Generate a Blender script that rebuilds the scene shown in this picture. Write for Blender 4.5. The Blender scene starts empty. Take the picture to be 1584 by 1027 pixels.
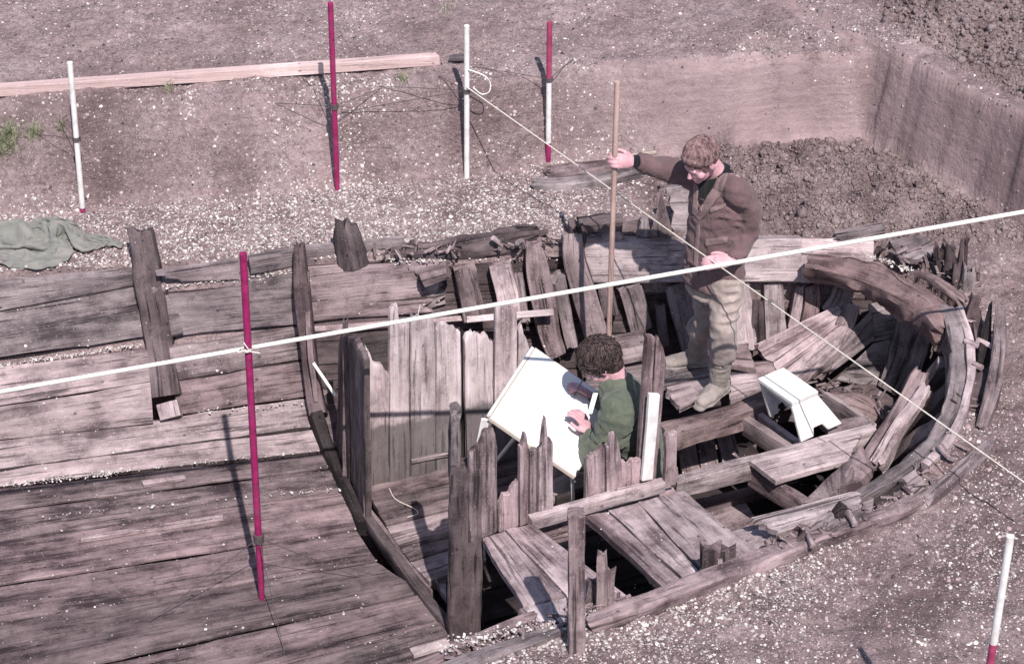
import bpy, bmesh, math, random
import numpy as np
from mathutils import Vector
from mathutils.bvhtree import BVHTree
random.seed(7); rng = np.random.default_rng(7)
S = bpy.context.scene; COL = S.collection
A = np.array

# ------------------------------------------------------------------ camera
FPX = 3600.0; TH = math.radians(33.5); HC = 7.2
CAM = A([0, 0, HC]); FW = A([0, math.cos(TH), -math.sin(TH)]); UPV = A([0, math.sin(TH), math.cos(TH)])
cd = bpy.data.cameras.new('camera'); cam = bpy.data.objects.new('camera', cd); COL.objects.link(cam)
cam.location = CAM; cam.rotation_euler = (math.pi/2 - TH, 0, 0)
cd.sensor_width = 36; cd.lens = FPX/1584*36; cd.clip_end = 500; cd.clip_start = .1
S.camera = cam
# ------------------------------------------------------------------ light
SUN_EL = math.radians(53); SUN_DIR = A([.25, -.97])   # horizontal direction towards the sun
wld = bpy.data.worlds.new('World'); S.world = wld; wld.use_nodes = True
wn = wld.node_tree.nodes; wl = wld.node_tree.links
sky = wn.new('ShaderNodeTexSky'); sky.sky_type = 'NISHITA'; sky.sun_disc = False
sky.sun_elevation = SUN_EL; sky.sun_rotation = math.atan2(SUN_DIR[0], SUN_DIR[1])
bg = wn['Background']; bg.inputs[1].default_value = .10; wl.new(sky.outputs[0], bg.inputs[0])
sd = bpy.data.lights.new('sun', 'SUN'); sd.energy = 4.5; sd.angle = math.radians(.5); sd.color = (1, .95, .9)
so = bpy.data.objects.new('sun', sd); COL.objects.link(so)
_sh = SUN_DIR/np.linalg.norm(SUN_DIR)
tosun = Vector((_sh[0]*math.cos(SUN_EL), _sh[1]*math.cos(SUN_EL), math.sin(SUN_EL)))
so.rotation_euler = tosun.to_track_quat('Z', 'Y').to_euler(); so.location = (3, -3, 12)
vs = S.view_settings; vs.view_transform = 'Standard'; vs.look = 'None'; vs.exposure = .30; vs.gamma = 1; vs.use_curve_mapping = False

# ------------------------------------------------------------------ helpers: rays from photograph points to real planes
def D(px, py): return FW + A([1, 0, 0])*(px-792)/FPX + UPV*(513.5-py)/FPX
def P(px, py, z=0.):
    d = D(px, py); return CAM + d*(z-HC)/d[2]
def PY(px, py, y):
    d = D(px, py); return CAM + d*(y/d[1])
def PP(px, py, pl):
    d = D(px, py); return CAM + d*(np.dot(pl[0]-CAM, pl[1])/np.dot(d, pl[1]))
def vplane(a, b, off=0.):
    n = np.cross(b-a, A([0, 0, 1.])); n /= np.linalg.norm(n)
    if np.dot(n, CAM-a) > 0: n = -n
    return (a + n*off, n)
def nrm(v): v = A(v, float); return v/(np.linalg.norm(v)+1e-12)

def _h(ix, iy, iz, s):
    n = (ix*374761393 + iy*668265263 + iz*2147483647 + s*974634777) & 0xffffffff
    n = ((n ^ (n >> 13))*1274126177) & 0xffffffff
    n = ((n ^ (n >> 16))*2246822519) & 0xffffffff
    return ((n ^ (n >> 15)) & 0xffff)/32767.5 - 1
def vnoise(x, y, z=0., s=0):
    x, y, z = np.broadcast_arrays(A(x, float), A(y, float), A(z, float))
    ix = np.floor(x).astype(np.int64); iy = np.floor(y).astype(np.int64); iz = np.floor(z).astype(np.int64)
    fx = x-ix; fy = y-iy; fz = z-iz
    fx = fx*fx*(3-2*fx); fy = fy*fy*(3-2*fy); fz = fz*fz*(3-2*fz)
    r = 0
    for a in (0, 1):
        for b in (0, 1):
            for c in (0, 1):
                r = r + _h(ix+a, iy+b, iz+c, s)*(fx if a else 1-fx)*(fy if b else 1-fy)*(fz if c else 1-fz)
    return r
def fbm(x, y, z=0., o=4, s=0, gain=.5):
    r = 0; a = 1.; f = 1.
    for k in range(o):
        r = r + a*vnoise(A(x)*f, A(y)*f, A(z)*f, s+k*17); a *= gain; f *= 2.03
    return r
def sstep(a, b, x):
    t = np.clip((x-a)/(b-a), 0, 1); return t*t*(3-2*t)

# ------------------------------------------------------------------ objects
def tag(o, label=None, cat=None, group=None, kind=None):
    if label: o['label'] = label
    if cat: o['category'] = cat
    if group: o['group'] = group
    if kind: o['kind'] = kind
    return o
def link(name, me, mat=None, parent=None, smooth=False):
    o = bpy.data.objects.new(name, me); COL.objects.link(o)
    if mat is not None and not me.materials: me.materials.append(mat)
    if smooth: me.shade_smooth()
    if parent is not None:
        o.parent = parent
        o.matrix_parent_inverse = parent.matrix_basis.inverted()
    return o
def empty(name, loc, label, cat, group=None):
    o = bpy.data.objects.new(name, None); COL.objects.link(o); o.location = Vector(loc); o.empty_display_size = .1
    return tag(o, label, cat, group)
def mesh(verts, faces, uv=None, smooth_faces=None):
    me = bpy.data.meshes.new('m')
    verts = np.asarray(verts, np.float32); faces = [list(map(int, f)) for f in faces] if not isinstance(faces, np.ndarray) else faces
    if isinstance(faces, np.ndarray):
        k = faces.shape[1]; nf = len(faces)
        me.vertices.add(len(verts)); me.vertices.foreach_set('co', verts.ravel())
        me.loops.add(nf*k); me.loops.foreach_set('vertex_index', faces.astype(np.int32).ravel())
        me.polygons.add(nf); me.polygons.foreach_set('loop_start', np.arange(0, nf*k, k, dtype=np.int32))
        me.update(calc_edges=True)
    else:
        me.from_pydata(verts.tolist(), [], faces); me.update()
    if uv is not None:
        l = me.uv_layers.new(name='UVMap'); vi = np.empty(len(me.loops), np.int32); me.loops.foreach_get('vertex_index', vi)
        l.data.foreach_set('uv', np.asarray(uv, np.float32)[vi].ravel())
    if smooth_faces is not None:
        me.polygons.foreach_set('use_smooth', np.asarray(smooth_faces, bool))
    return me

SHELLBEDS = []       # visible faces that shells may lie on
_seed = [100]
def patch(name, G, thick, mat, parent=None, rough=.004, rnd=.006, bed=None, towards=None, wob=1.0):
    """a board with a worn top face: G is a grid (along the grain, across) of points of its visible face"""
    _seed[0] += 1; sd_ = _seed[0]
    G = A(G, float); nu, nv = G.shape[:2]
    du = np.gradient(G, axis=0); dv = np.gradient(G, axis=1)
    N = np.cross(du, dv); N /= (np.linalg.norm(N, axis=2, keepdims=True)+1e-12)
    ref = (CAM - G.mean((0, 1))) if towards is None else A(towards)
    flip = np.dot(N.mean((0, 1)), ref) < 0
    if flip: N = -N
    ul = np.linalg.norm(np.diff(G, axis=0), axis=2).mean(1); U = np.concatenate([[0], np.cumsum(ul)])[:, None].repeat(nv, 1)
    vl = np.linalg.norm(np.diff(G, axis=1), axis=2).mean(0); V = np.concatenate([[0], np.cumsum(vl)])[None].repeat(nu, 0)
    d = rough*(fbm(U*3+sd_*7.3, V*45, s=sd_, o=3) + .8*fbm(U*2, V*6+sd_*3.1, s=sd_+5, o=2))*.6
    d = d + wob*.010*vnoise(U*1.1+sd_, V*.5, s=sd_+9)
    ed = np.zeros((nu, nv)); ed[0] = ed[-1] = 1; ed[:, 0] = 1; ed[:, -1] = 1
    T = G + N*(d - ed*rnd*(.7+.6*np.abs(vnoise(U*9, V*9, s=sd_+3))))[..., None]
    # edges wander sideways a little
    vd = dv/(np.linalg.norm(dv, axis=2, keepdims=True)+1e-12)
    sh = np.zeros((nu, nv)); w_ = V.max()
    sh[:, 0] = 1; sh[:, -1] = 1
    T = T + vd*(sh*min(.006, w_*.05)*fbm(U*4+sd_, V*3, s=sd_+11, o=3))[..., None]
    B = T - N*thick
    idx = np.arange(nu*nv).reshape(nu, nv)
    q = np.stack([idx[:-1, :-1], idx[1:, :-1], idx[1:, 1:], idx[:-1, 1:]], -1).reshape(-1, 4)
    if flip: q = q[:, ::-1]
    n0 = nu*nv
    loop = np.concatenate([idx[:, 0], idx[-1, 1:], idx[-2::-1, -1], idx[0, -2:0:-1]])
    Tf = T.reshape(-1, 3); Bf = B.reshape(-1, 3)
    Uf = U.ravel(); Vf = V.ravel()
    L = len(loop)
    verts = np.concatenate([Tf, Tf[loop], Bf[loop], Bf])
    uv = np.concatenate([np.stack([Uf, Vf], 1), np.stack([Uf[loop], Vf[loop]], 1), np.stack([Uf[loop], Vf[loop]+thick], 1), np.stack([Uf, Vf+.5], 1)])
    a = n0 + np.arange(L); b = n0 + np.roll(np.arange(L), -1); c = b + L; e = a + L
    sides = np.stack([a, e, c, b], 1)
    if flip: sides = sides[:, ::-1]
    qb = q[:, ::-1] + n0 + 2*L
    F_ = np.concatenate([q, sides, qb])
    sm = np.concatenate([np.ones(len(q), bool), np.zeros(len(sides), bool), np.zeros(len(qb), bool)])
    me = mesh(verts, F_, uv, sm); me.set_sharp_from_angle(angle=math.radians(42))
    o = link(name, me, mat, parent)
    if bed: SHELLBEDS.append((T, N, bed))
    return o

def pt(c, pl=None):
    c = tuple(c)
    if len(c) == 2: return PP(c[0], c[1], pl)
    return P(*c)
def slab(name, cs, thick, mat, parent=None, pl=None, jag=(.0, .0), nv=None, nu=None, bed=None, rough=.0035, rnd=.003, world=False, wob=.7):
    """cs: c0,c1 run along the grain on one edge, c3,c2 on the other"""
    c = [A(x, float) if world else pt(x, pl) for x in cs]
    L = (np.linalg.norm(c[1]-c[0])+np.linalg.norm(c[2]-c[3]))/2; Wd = (np.linalg.norm(c[3]-c[0])+np.linalg.norm(c[2]-c[1]))/2
    nu = nu or int(np.clip(L/.06, 4, 34)); nv = nv or int(np.clip(Wd/.022, 4, 11))
    us = np.linspace(0, 1, nu); us = np.concatenate([[0], [min(.4/nu, .012/L)], us[1:-1], [1-min(.4/nu, .012/L)], [1]])
    vs_ = np.linspace(0, 1, nv); e = min(.35/nv, .009/max(Wd, .01)); vs_ = np.concatenate([[0], [e], vs_[1:-1], [1-e], [1]])
    m = len(vs_)
    j0 = np.abs(rng.normal(0, 1, m))*jag[0]/L; j1 = np.abs(rng.normal(0, 1, m))*jag[1]/L
    Uu = j0[None] + us[:, None]*(1-j0-j1)[None]; Vv = vs_[None].repeat(len(us), 0)
    Uu = Uu[..., None]; Vv = Vv[..., None]
    G = (c[0]*(1-Uu)+c[1]*Uu)*(1-Vv) + (c[3]*(1-Uu)+c[2]*Uu)*Vv
    return patch(name, G, thick, mat, parent, bed=bed, rough=rough, rnd=rnd, wob=wob)
def board(name, base, top, pl, thick, mat, parent=None, bed=None, splinter=.02, rough=.005):
    """upright board in a vertical plane; base: two photo points, top: profile of photo points from left to right"""
    b0, b1 = PP(*base[0], pl), PP(*base[1], pl)
    tp = [PP(x, y, pl) for x, y in top]
    s = A([0]+list(np.cumsum([max(np.linalg.norm(tp[i+1]-tp[i]) if False else abs(top[i+1][0]-top[i][0]), .01) for i in range(len(tp)-1)]))); s = s/s[-1]
    Wd = np.linalg.norm(b1-b0); nv = int(np.clip(Wd/.011, 5, 22))
    vv = np.unique(np.concatenate([np.linspace(0, 1, nv), [.03, .97]]))
    T_ = np.stack([np.interp(vv, s, [p[k] for p in tp]) for k in range(3)], 1)
    Bs = b0[None]*(1-vv[:, None]) + b1[None]*vv[:, None]
    h = T_[:, 2]-Bs[:, 2]
    cut = np.abs(rng.normal(0, 1, len(vv)))*splinter
    T_ = T_ - (T_-Bs)*(cut/np.maximum(h, .05))[:, None]
    nu = int(np.clip(h.max()/.05, 5, 26)); us = np.concatenate([np.linspace(0, 1, nu)[:-1], [.985, 1]])
    G = Bs[None] + (T_-Bs)[None]*us[:, None, None]
    return patch(name, G, thick, mat, parent, bed=bed, rough=rough)

def catmull(pts, n):
    pts = A(pts, float)
    if len(pts) == 2:
        t = np.linspace(0, 1, n)[:, None]; return pts[0]*(1-t)+pts[1]*t
    p = np.concatenate([[2*pts[0]-pts[1]], pts, [2*pts[-1]-pts[-2]]]); out = []
    T = np.linspace(0, len(pts)-1, n)
    for t in T:
        i = min(int(t), len(pts)-2); f = t-i; a, b, c, d = p[i:i+4]
        out.append(.5*((2*b)+(-a+c)*f+(2*a-5*b+4*c-d)*f*f+(-a+3*b-3*c+d)*f**3))
    return A(out)
def beam(name, path, w, h, mat, parent=None, up=(0, 0, 1), rough=.004, world=False, jag=(0, 0), corner=.10, bed=None, seg=.05, drop=True):
    """timber swept along path (top centre line when drop); w across, h along up; w,h scalars or lists along the path"""
    _seed[0] += 1; sd_ = _seed[0]
    pts = [A(p, float) if world else P(*p) for p in path]
    L = sum(np.linalg.norm(pts[i+1]-pts[i]) for i in range(len(pts)-1))
    n = int(np.clip(L/seg, 5, 60)); C = catmull(pts, n)
    tt = np.linspace(0, 1, n)
    wv = np.interp(tt, np.linspace(0, 1, len(np.atleast_1d(w))), np.atleast_1d(w)); hv = np.interp(tt, np.linspace(0, 1, len(np.atleast_1d(h))), np.atleast_1d(h))
    Tn = np.gradient(C, axis=0); Tn /= np.linalg.norm(Tn, axis=1, keepdims=True)
    upa = A(up, float)
    if upa.ndim == 1: upa = upa[None].repeat(n, 0)
    X = np.cross(Tn, upa); X /= np.linalg.norm(X, axis=1, keepdims=True); Z = np.cross(X, Tn)
    c = corner
    base = [(-.5, 0), (-.5, -.5+c*.5), (-.5+c*.4, -.5), (0, -.5), (.5-c*.4, -.5), (.5, -.5+c*.5), (.5, 0), (.5, .5-c*.5), (.5-c*.4, .5), (.25, .5), (0, .5), (-.25, .5), (-.5+c*.4, .5), (-.5, .5-c*.5)]
    k = len(base); bx = A([b[0] for b in base]); bz = A([b[1] for b in base])-(.5 if drop else 0)
    per = np.concatenate([[0], np.cumsum(np.hypot(np.diff(bx*wv.mean()), np.diff(bz*hv.mean())))])
    s = np.concatenate([[0], np.cumsum(np.linalg.norm(np.diff(C, axis=0), axis=1))])
    dd = rough*(fbm(s[:, None]*6+sd_, per[None]*30+sd_, s=sd_, o=3)+.9*vnoise(s[:, None]*2.5, per[None]*8+sd_, s=sd_+4))
    rx = bx[None]*wv[:, None]; rz = bz[None]*hv[:, None]
    cz = (bz+(.5 if drop else 0))[None]; nn = np.stack([bx, cz[0]], 1); nn /= np.linalg.norm(nn, axis=1, keepdims=True)
    rx = rx + dd*nn[None, :, 0]; rz = rz + dd*nn[None, :, 1]
    V = C[:, None] + X[:, None]*rx[..., None] + Z[:, None]*rz[..., None]
    for e, sgn, jg in ((0, 1, jag[0]), (-1, -1, jag[1])):
        if jg: V[e] += Tn[e]*sgn*(np.abs(rng.normal(0, 1, k))*jg)[:, None]
    idx = np.arange(n*k).reshape(n, k); nx = np.roll(idx, -1, 1)
    q = np.stack([idx[:-1], nx[:-1], nx[1:], idx[1:]], -1).reshape(-1, 4)
    verts = np.concatenate([V.reshape(-1, 3), V[0], V[-1], [V[0].mean(0)], [V[-1].mean(0)]])
    uvm = np.stack([s[:, None].repeat(k, 1), per[None].repeat(n, 0)], -1).reshape(-1, 2)
    e0 = np.stack([bx*wv[0]*.4, bz*hv[0]+3], 1)
    uv = np.concatenate([uvm, e0, e0, [[0, 3]], [[0, 3]]])
    F_ = [list(f) for f in q]; b0 = n*k
    for i in range(k):
        j = (i+1) % k
        F_.append([b0+j, b0+i, b0+2*k]); F_.append([b0+k+i, b0+k+j, b0+2*k+1])
    me = mesh(verts, F_, uv, [True]*len(q)+[False]*(2*k)); me.set_sharp_from_angle(angle=math.radians(34))
    o = link(name, me, mat, parent)
    if bed:
        T = V[:, 8:13]; SHELLBEDS.append((T, Z[:, None].repeat(5, 1), bed))
    return o
def tube(name, pts, r, mat, parent=None, k=8, world=True, n=None, sag=0., smooth=True):
    pts = [A(p, float) for p in pts]
    C = catmull(pts, n or max(2, len(pts)*4 if len(pts) > 2 else (12 if sag else 2)))
    m = len(C); t = np.linspace(0, 1, m)
    if sag: C[:, 2] -= sag*4*t*(1-t)
    rr = np.interp(t, np.linspace(0, 1, len(np.atleast_1d(r))), np.atleast_1d(r))
    Tn = np.gradient(C, axis=0); Tn /= np.linalg.norm(Tn, axis=1, keepdims=True)
    ref = A([0, 0, 1.]) if abs(Tn[:, 2]).mean() < .8 else A([0, 1., 0])
    X = np.cross(Tn, ref); X /= np.linalg.norm(X, axis=1, keepdims=True); Z = np.cross(X, Tn)
    th = np.arange(k)/k*2*np.pi
    V = C[:, None]+rr[:, None, None]*(X[:, None]*np.cos(th)[None, :, None]+Z[:, None]*np.sin(th)[None, :, None])
    idx = np.arange(m*k).reshape(m, k); nx = np.roll(idx, -1, 1)
    q = np.stack([idx[:-1], nx[:-1], nx[1:], idx[1:]], -1).reshape(-1, 4)
    F_ = [list(f) for f in q]+[list(range(k))[::-1], list(range((m-1)*k, m*k))]
    if name is None: return V.reshape(-1, 3), F_
    L = np.concatenate([[0], np.cumsum(np.linalg.norm(np.diff(C, axis=0), axis=1))])
    uv = np.stack([L[:, None].repeat(k, 1), (th*rr.mean())[None].repeat(m, 0)], -1).reshape(-1, 2)
    me = mesh(V.reshape(-1, 3), F_, uv, [smooth]*len(q)+[False, False]); me.set_sharp_from_angle(angle=math.radians(60))
    return link(name, me, mat, parent)
def flatbox(name, cs, thick, mat, parent=None, bev=.003):
    """clean machined board: cs four world corners of one face, thickness away from the camera"""
    c = [A(x, float) for x in cs]; n = nrm(np.cross(c[1]-c[0], c[3]-c[0]))
    if np.dot(n, CAM-c[0]) < 0: n = -n
    v = c + [x-n*thick for x in c]
    me = mesh(v, [[0, 1, 2, 3], [7, 6, 5, 4], [0, 4, 5, 1], [1, 5, 6, 2], [2, 6, 7, 3], [3, 7, 4, 0]])
    bm = bmesh.new(); bm.from_mesh(me); bmesh.ops.recalc_face_normals(bm, faces=bm.faces)
    if bev: bmesh.ops.bevel(bm, geom=bm.edges[:], offset=bev, segments=2, affect='EDGES', profile=.6)
    ul = bm.loops.layers.uv.new('UVMap'); e1 = c[1]-c[0]; e2 = c[3]-c[0]
    if np.linalg.norm(e2) > np.linalg.norm(e1): e1, e2 = e2, e1
    e1 = nrm(e1); e2 = nrm(e2)
    for f in bm.faces:
        for l in f.loops: p = A(l.vert.co); l[ul].uv = (p@e1, p@e2+p@n)
    bm.to_mesh(me); bm.free()
    return link(name, me, mat, parent)

# ------------------------------------------------------------------ materials
class NT:
    def __init__(s, name):
        s.m = bpy.data.materials.new(name); s.m.use_nodes = True; s.t = s.m.node_tree; s.b = s.t.nodes['Principled BSDF']
    def n(s, typ, ins=None, **kw):
        x = s.t.nodes.new('ShaderNode'+typ)
        for k, v in kw.items(): setattr(x, k, v)
        for k, v in (ins or {}).items():
            if isinstance(v, bpy.types.NodeSocket): s.t.links.new(v, x.inputs[k])
            else: x.inputs[k].default_value = v
        return x
    def math(s, op, a, b=None, c=None):
        x = s.n('Math', operation=op)
        for i, v in enumerate((a, b, c)):
            if v is None: continue
            if isinstance(v, bpy.types.NodeSocket): s.t.links.new(v, x.inputs[i])
            else: x.inputs[i].default_value = v
        return x.outputs[0]
    def noise(s, vec, scale, detail=4, rough=.55):
        return s.n('TexNoise', {'Vector': vec, 'Scale': scale, 'Detail': detail, 'Roughness': rough}).outputs[0]
    def ramp(s, f, stops):
        x = s.n('ValToRGB', {0: f}); e = x.color_ramp.elements
        while len(e) < len(stops): e.new(.5)
        for i, (p, c) in enumerate(stops):
            e[i].position = p; e[i].color = (*c, 1) if not isinstance(c, float) else (c, c, c, 1)
        return x.outputs[0]
    def mix(s, f, a, b, mode='MIX'):
        x = s.n('Mix', data_type='RGBA', blend_type=mode)
        for i, v in ((0, f), (6, a), (7, b)):
            if isinstance(v, bpy.types.NodeSocket): s.t.links.new(v, x.inputs[i])
            else: x.inputs[i].default_value = v if i == 0 else (*v, 1)
        return x.outputs[2]
    def bump(s, h, strength, dist, nxt=None):
        x = s.n('Bump', {'Height': h, 'Strength': strength, 'Distance': dist})
        if nxt is not None: s.t.links.new(nxt, x.inputs['Normal'])
        return x.outputs[0]
    def set(s, k, v):
        if isinstance(v, bpy.types.NodeSocket): s.t.links.new(v, s.b.inputs[k])
        else: s.b.inputs[k].default_value = (*v, 1) if s.b.inputs[k].type == 'RGBA' else v
def wood(name, light, dark, crack=.6, var=.25, patchy=.5, wet=None, grime=.5, bias=0.):
    t = NT(name); uv = t.n('UVMap').outputs[0]; oi = t.n('ObjectInfo').outputs['Random']
    off = t.n('CombineXYZ', {0: t.math('MULTIPLY', oi, 37.), 1: t.math('MULTIPLY', oi, 91.), 2: t.math('MULTIPLY', oi, 53.)}).outputs[0]
    base = t.n('VectorMath', {0: uv, 1: off}, operation='ADD').outputs[0]
    def mp(su, sv): return t.n('VectorMath', {0: base, 1: (su, sv, 1)}, operation='MULTIPLY').outputs[0]
    pos = t.n('NewGeometry').outputs['Position']
    g1 = t.noise(mp(4, 95), 1, 6, .65); g2 = t.noise(mp(1.8, 19), 1, 5, .6); g3 = t.noise(mp(1.2, 3), 1, 3)
    pt_ = t.noise(pos, 5.5, 6, .65)
    f = t.math('ADD', t.math('MULTIPLY', g1, .42), t.math('ADD', t.math('MULTIPLY', g2, .55), t.math('ADD', t.math('MULTIPLY', g3, .35), t.math('MULTIPLY', pt_, patchy))))
    f = t.math('DIVIDE', f, 1.32+patchy)
    bl = t.ramp(t.noise(mp(.7, 4.5), 1, 5, .65), [(.38, 0.), (.62, 1.)])
    f = t.math('ADD', f, t.math('MULTIPLY', t.math('SUBTRACT', bl, .5), .13))
    bl2 = t.ramp(t.noise(mp(3.2, 7), 1, 7, .7), [(.45, 0.), (.58, 1.)])
    f = t.math('ADD', t.math('ADD', f, bias), t.math('MULTIPLY', t.math('SUBTRACT', bl2, .5), .075))
    f = t.math('ADD', f, t.math('MULTIPLY', t.math('SUBTRACT', t.noise(pos, 120, 4, .75), .5), .16))
    mid = tuple((a*.55+b*.45) for a, b in zip(light, dark))
    c = t.ramp(f, [(.37, dark), (.47, mid), (.57, light), (.68, tuple(min(.8, x*1.35+.03) for x in light))])
    ck = t.noise(mp(2.2, 46), 1, 4, .6)
    ckm = t.ramp(ck, [(.30, 0.), (.40, 1.)])
    ck2 = t.ramp(t.noise(mp(.9, 21), 1, 3, .5), [(.27, 0.), (.33, 1.)])
    ckm = t.math('MULTIPLY', ckm, ck2)
    c = t.mix(t.math('MULTIPLY', t.math('SUBTRACT', 1., ckm), crack), c, tuple(x*.28 for x in dark))
    gr = t.ramp(t.noise(pos, 9., 5, .7), [(.52, 0.), (.66, 1.)])
    c = t.mix(t.math('MULTIPLY', gr, grime), c, tuple(x*.8 for x in dark))
    # peg holes and knots
    vo = t.n('TexVoronoi', {'Vector': mp(5, 7), 'Scale': 1., 'Randomness': 1.}); kn = t.ramp(vo.outputs['Distance'], [(.03, 1.), (.075, 0.)])
    c = t.mix(t.math('MULTIPLY', kn, .75), c, tuple(x*.3 for x in dark))
    # dry mud specks
    vs2 = t.n('TexVoronoi', {'Vector': pos, 'Scale': 75., 'Randomness': 1.})
    sp = t.math('MULTIPLY', t.ramp(vs2.outputs['Distance'], [(.18, 1.), (.3, 0.)]), t.math('GREATER_THAN', t.n('SeparateColor', {0: vs2.outputs['Color']}).outputs[0], .86))
    c = t.mix(t.math('MULTIPLY', sp, .6), c, tuple(min(.8, x*1.5+.05) for x in light))
    if wet is not None:
        z = t.n('SeparateXYZ', {0: pos}).outputs[2]
        z2 = t.math('ADD', z, t.math('MULTIPLY', t.math('SUBTRACT', t.noise(pos, 9., 4), .5), .16))
        wf = t.ramp(t.math('ADD', t.math('MULTIPLY', t.math('SUBTRACT', z2, wet), 9.), .5), [(.3, 1.), (.6, 0.)])
        c = t.mix(t.math('MULTIPLY', wf, .8), c, (.115, .098, .10))
    c = t.mix(t.math('MULTIPLY', t.math('FRACT', t.math('MULTIPLY', oi, 7.31)), .75), c, t.n('HueSaturation', {'Saturation': .72, 'Color': c}).outputs[0])
    vr = t.math('ADD', 1.-var, t.math('MULTIPLY', oi, 2*var))
    c = t.n('VectorMath', {0: c, 3: vr}, operation='SCALE').outputs[0]
    t.set('Base Color', c); t.set('Roughness', .86); t.set('Specular IOR Level', .22)
    b1 = t.bump(g1, .55, .006); b2 = t.bump(ckm, .8, .01, b1); b3 = t.bump(t.noise(pos, 70, 3), .25, .006, b2)
    t.set('Normal', b3); return t.m
W_PALE = wood('wood_pale', (.50, .385, .40), (.12, .08, .088), .75, .12, .55)
W_BOARD = wood('wood_board', (.40, .285, .30), (.09, .055, .062), .8, .16, .4)
W_WALL = wood('wood_partition', (.60, .475, .49), (.20, .14, .15), .4, .10, .4, wet=-.57, bias=.02)
W_MID = wood('wood_mid', (.31, .225, .235), (.06, .038, .042), .8, .2, .5)
W_GREY = wood('wood_grey', (.30, .235, .245), (.06, .045, .05), .85, .2, .5)
W_DARK = wood('wood_dark', (.135, .095, .102), (.03, .02, .022), .8, .22, .6)
W_SIDE = wood('wood_side', (.37, .275, .285), (.09, .06, .066), .75, .14, .6)
W_FLOOR = wood('wood_wet_floor', (.25, .178, .187), (.040, .027, .031), .35, .30, .45, bias=-.02)
W_BLACK = wood('wood_waterlogged', (.05, .036, .038), (.012, .009, .01), .7, .2, .6)
W_RED = wood('wood_reddish', (.30, .20, .20), (.07, .042, .045), .8, .15, .7)
W_NEW = wood('wood_new', (.62, .45, .44), (.48, .33, .33), .15, .05, .3, grime=.1)
W_STICK = wood('wood_stick', (.52, .35, .31), (.36, .22, .20), .1, .05, .3, grime=.05)
def plain(name, col, rough=.6, nz=.12, scale=30, bumps=.1, spec=.3, dirt=None):
    t = NT(name); pos = t.n('NewGeometry').outputs['Position']
    n = t.noise(pos, scale, 4); c = t.ramp(n, [(.3, tuple(x*(1-nz*1.6) for x in col)), (.7, tuple(min(1, x*(1+nz)) for x in col))])
    if dirt:
        c = t.mix(t.math('MULTIPLY', t.ramp(t.noise(pos, 14, 5, .7), [(.48, 0.), (.7, 1.)]), dirt), c, (.17, .12, .12))
    t.set('Base Color', c); t.set('Roughness', rough); t.set('Specular IOR Level', spec)
    t.set('Normal', t.bump(t.noise(pos, scale*4, 3), bumps, .004)); return t.m
M_WHITE = plain('paint_white', (.80, .77, .76), .5, .04, 20, .05, dirt=.3)
M_PAPER = plain('drawing_paper', (.86, .84, .84), .7, .02, 8, .02)
M_STOOL = plain('stool_paint', (.78, .75, .73), .5, .05, 9, .08, dirt=.32)
M_RED = plain('paint_red', (.32, .020, .115), .5, .2, 22, .1, dirt=.32)
M_DRED = plain('paint_faded_red', (.36, .055, .13), .5, .18, 22, .08)
M_STEEL = plain('dark_steel', (.10, .08, .085), .55, .2, 30, .1)
M_CORD = plain('white_cord', (.82, .79, .74), .6, .06, 60, .3)
M_STRING = plain('string', (.66, .60, .54), .8, .15, 80, .3)
M_BLACKCORD = plain('black_cord', (.02, .022, .02), .5, .2, 60, .2)
M_TWIG = plain('dry_twig', (.42, .33, .30), .9, .25, 50, .5)

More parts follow.
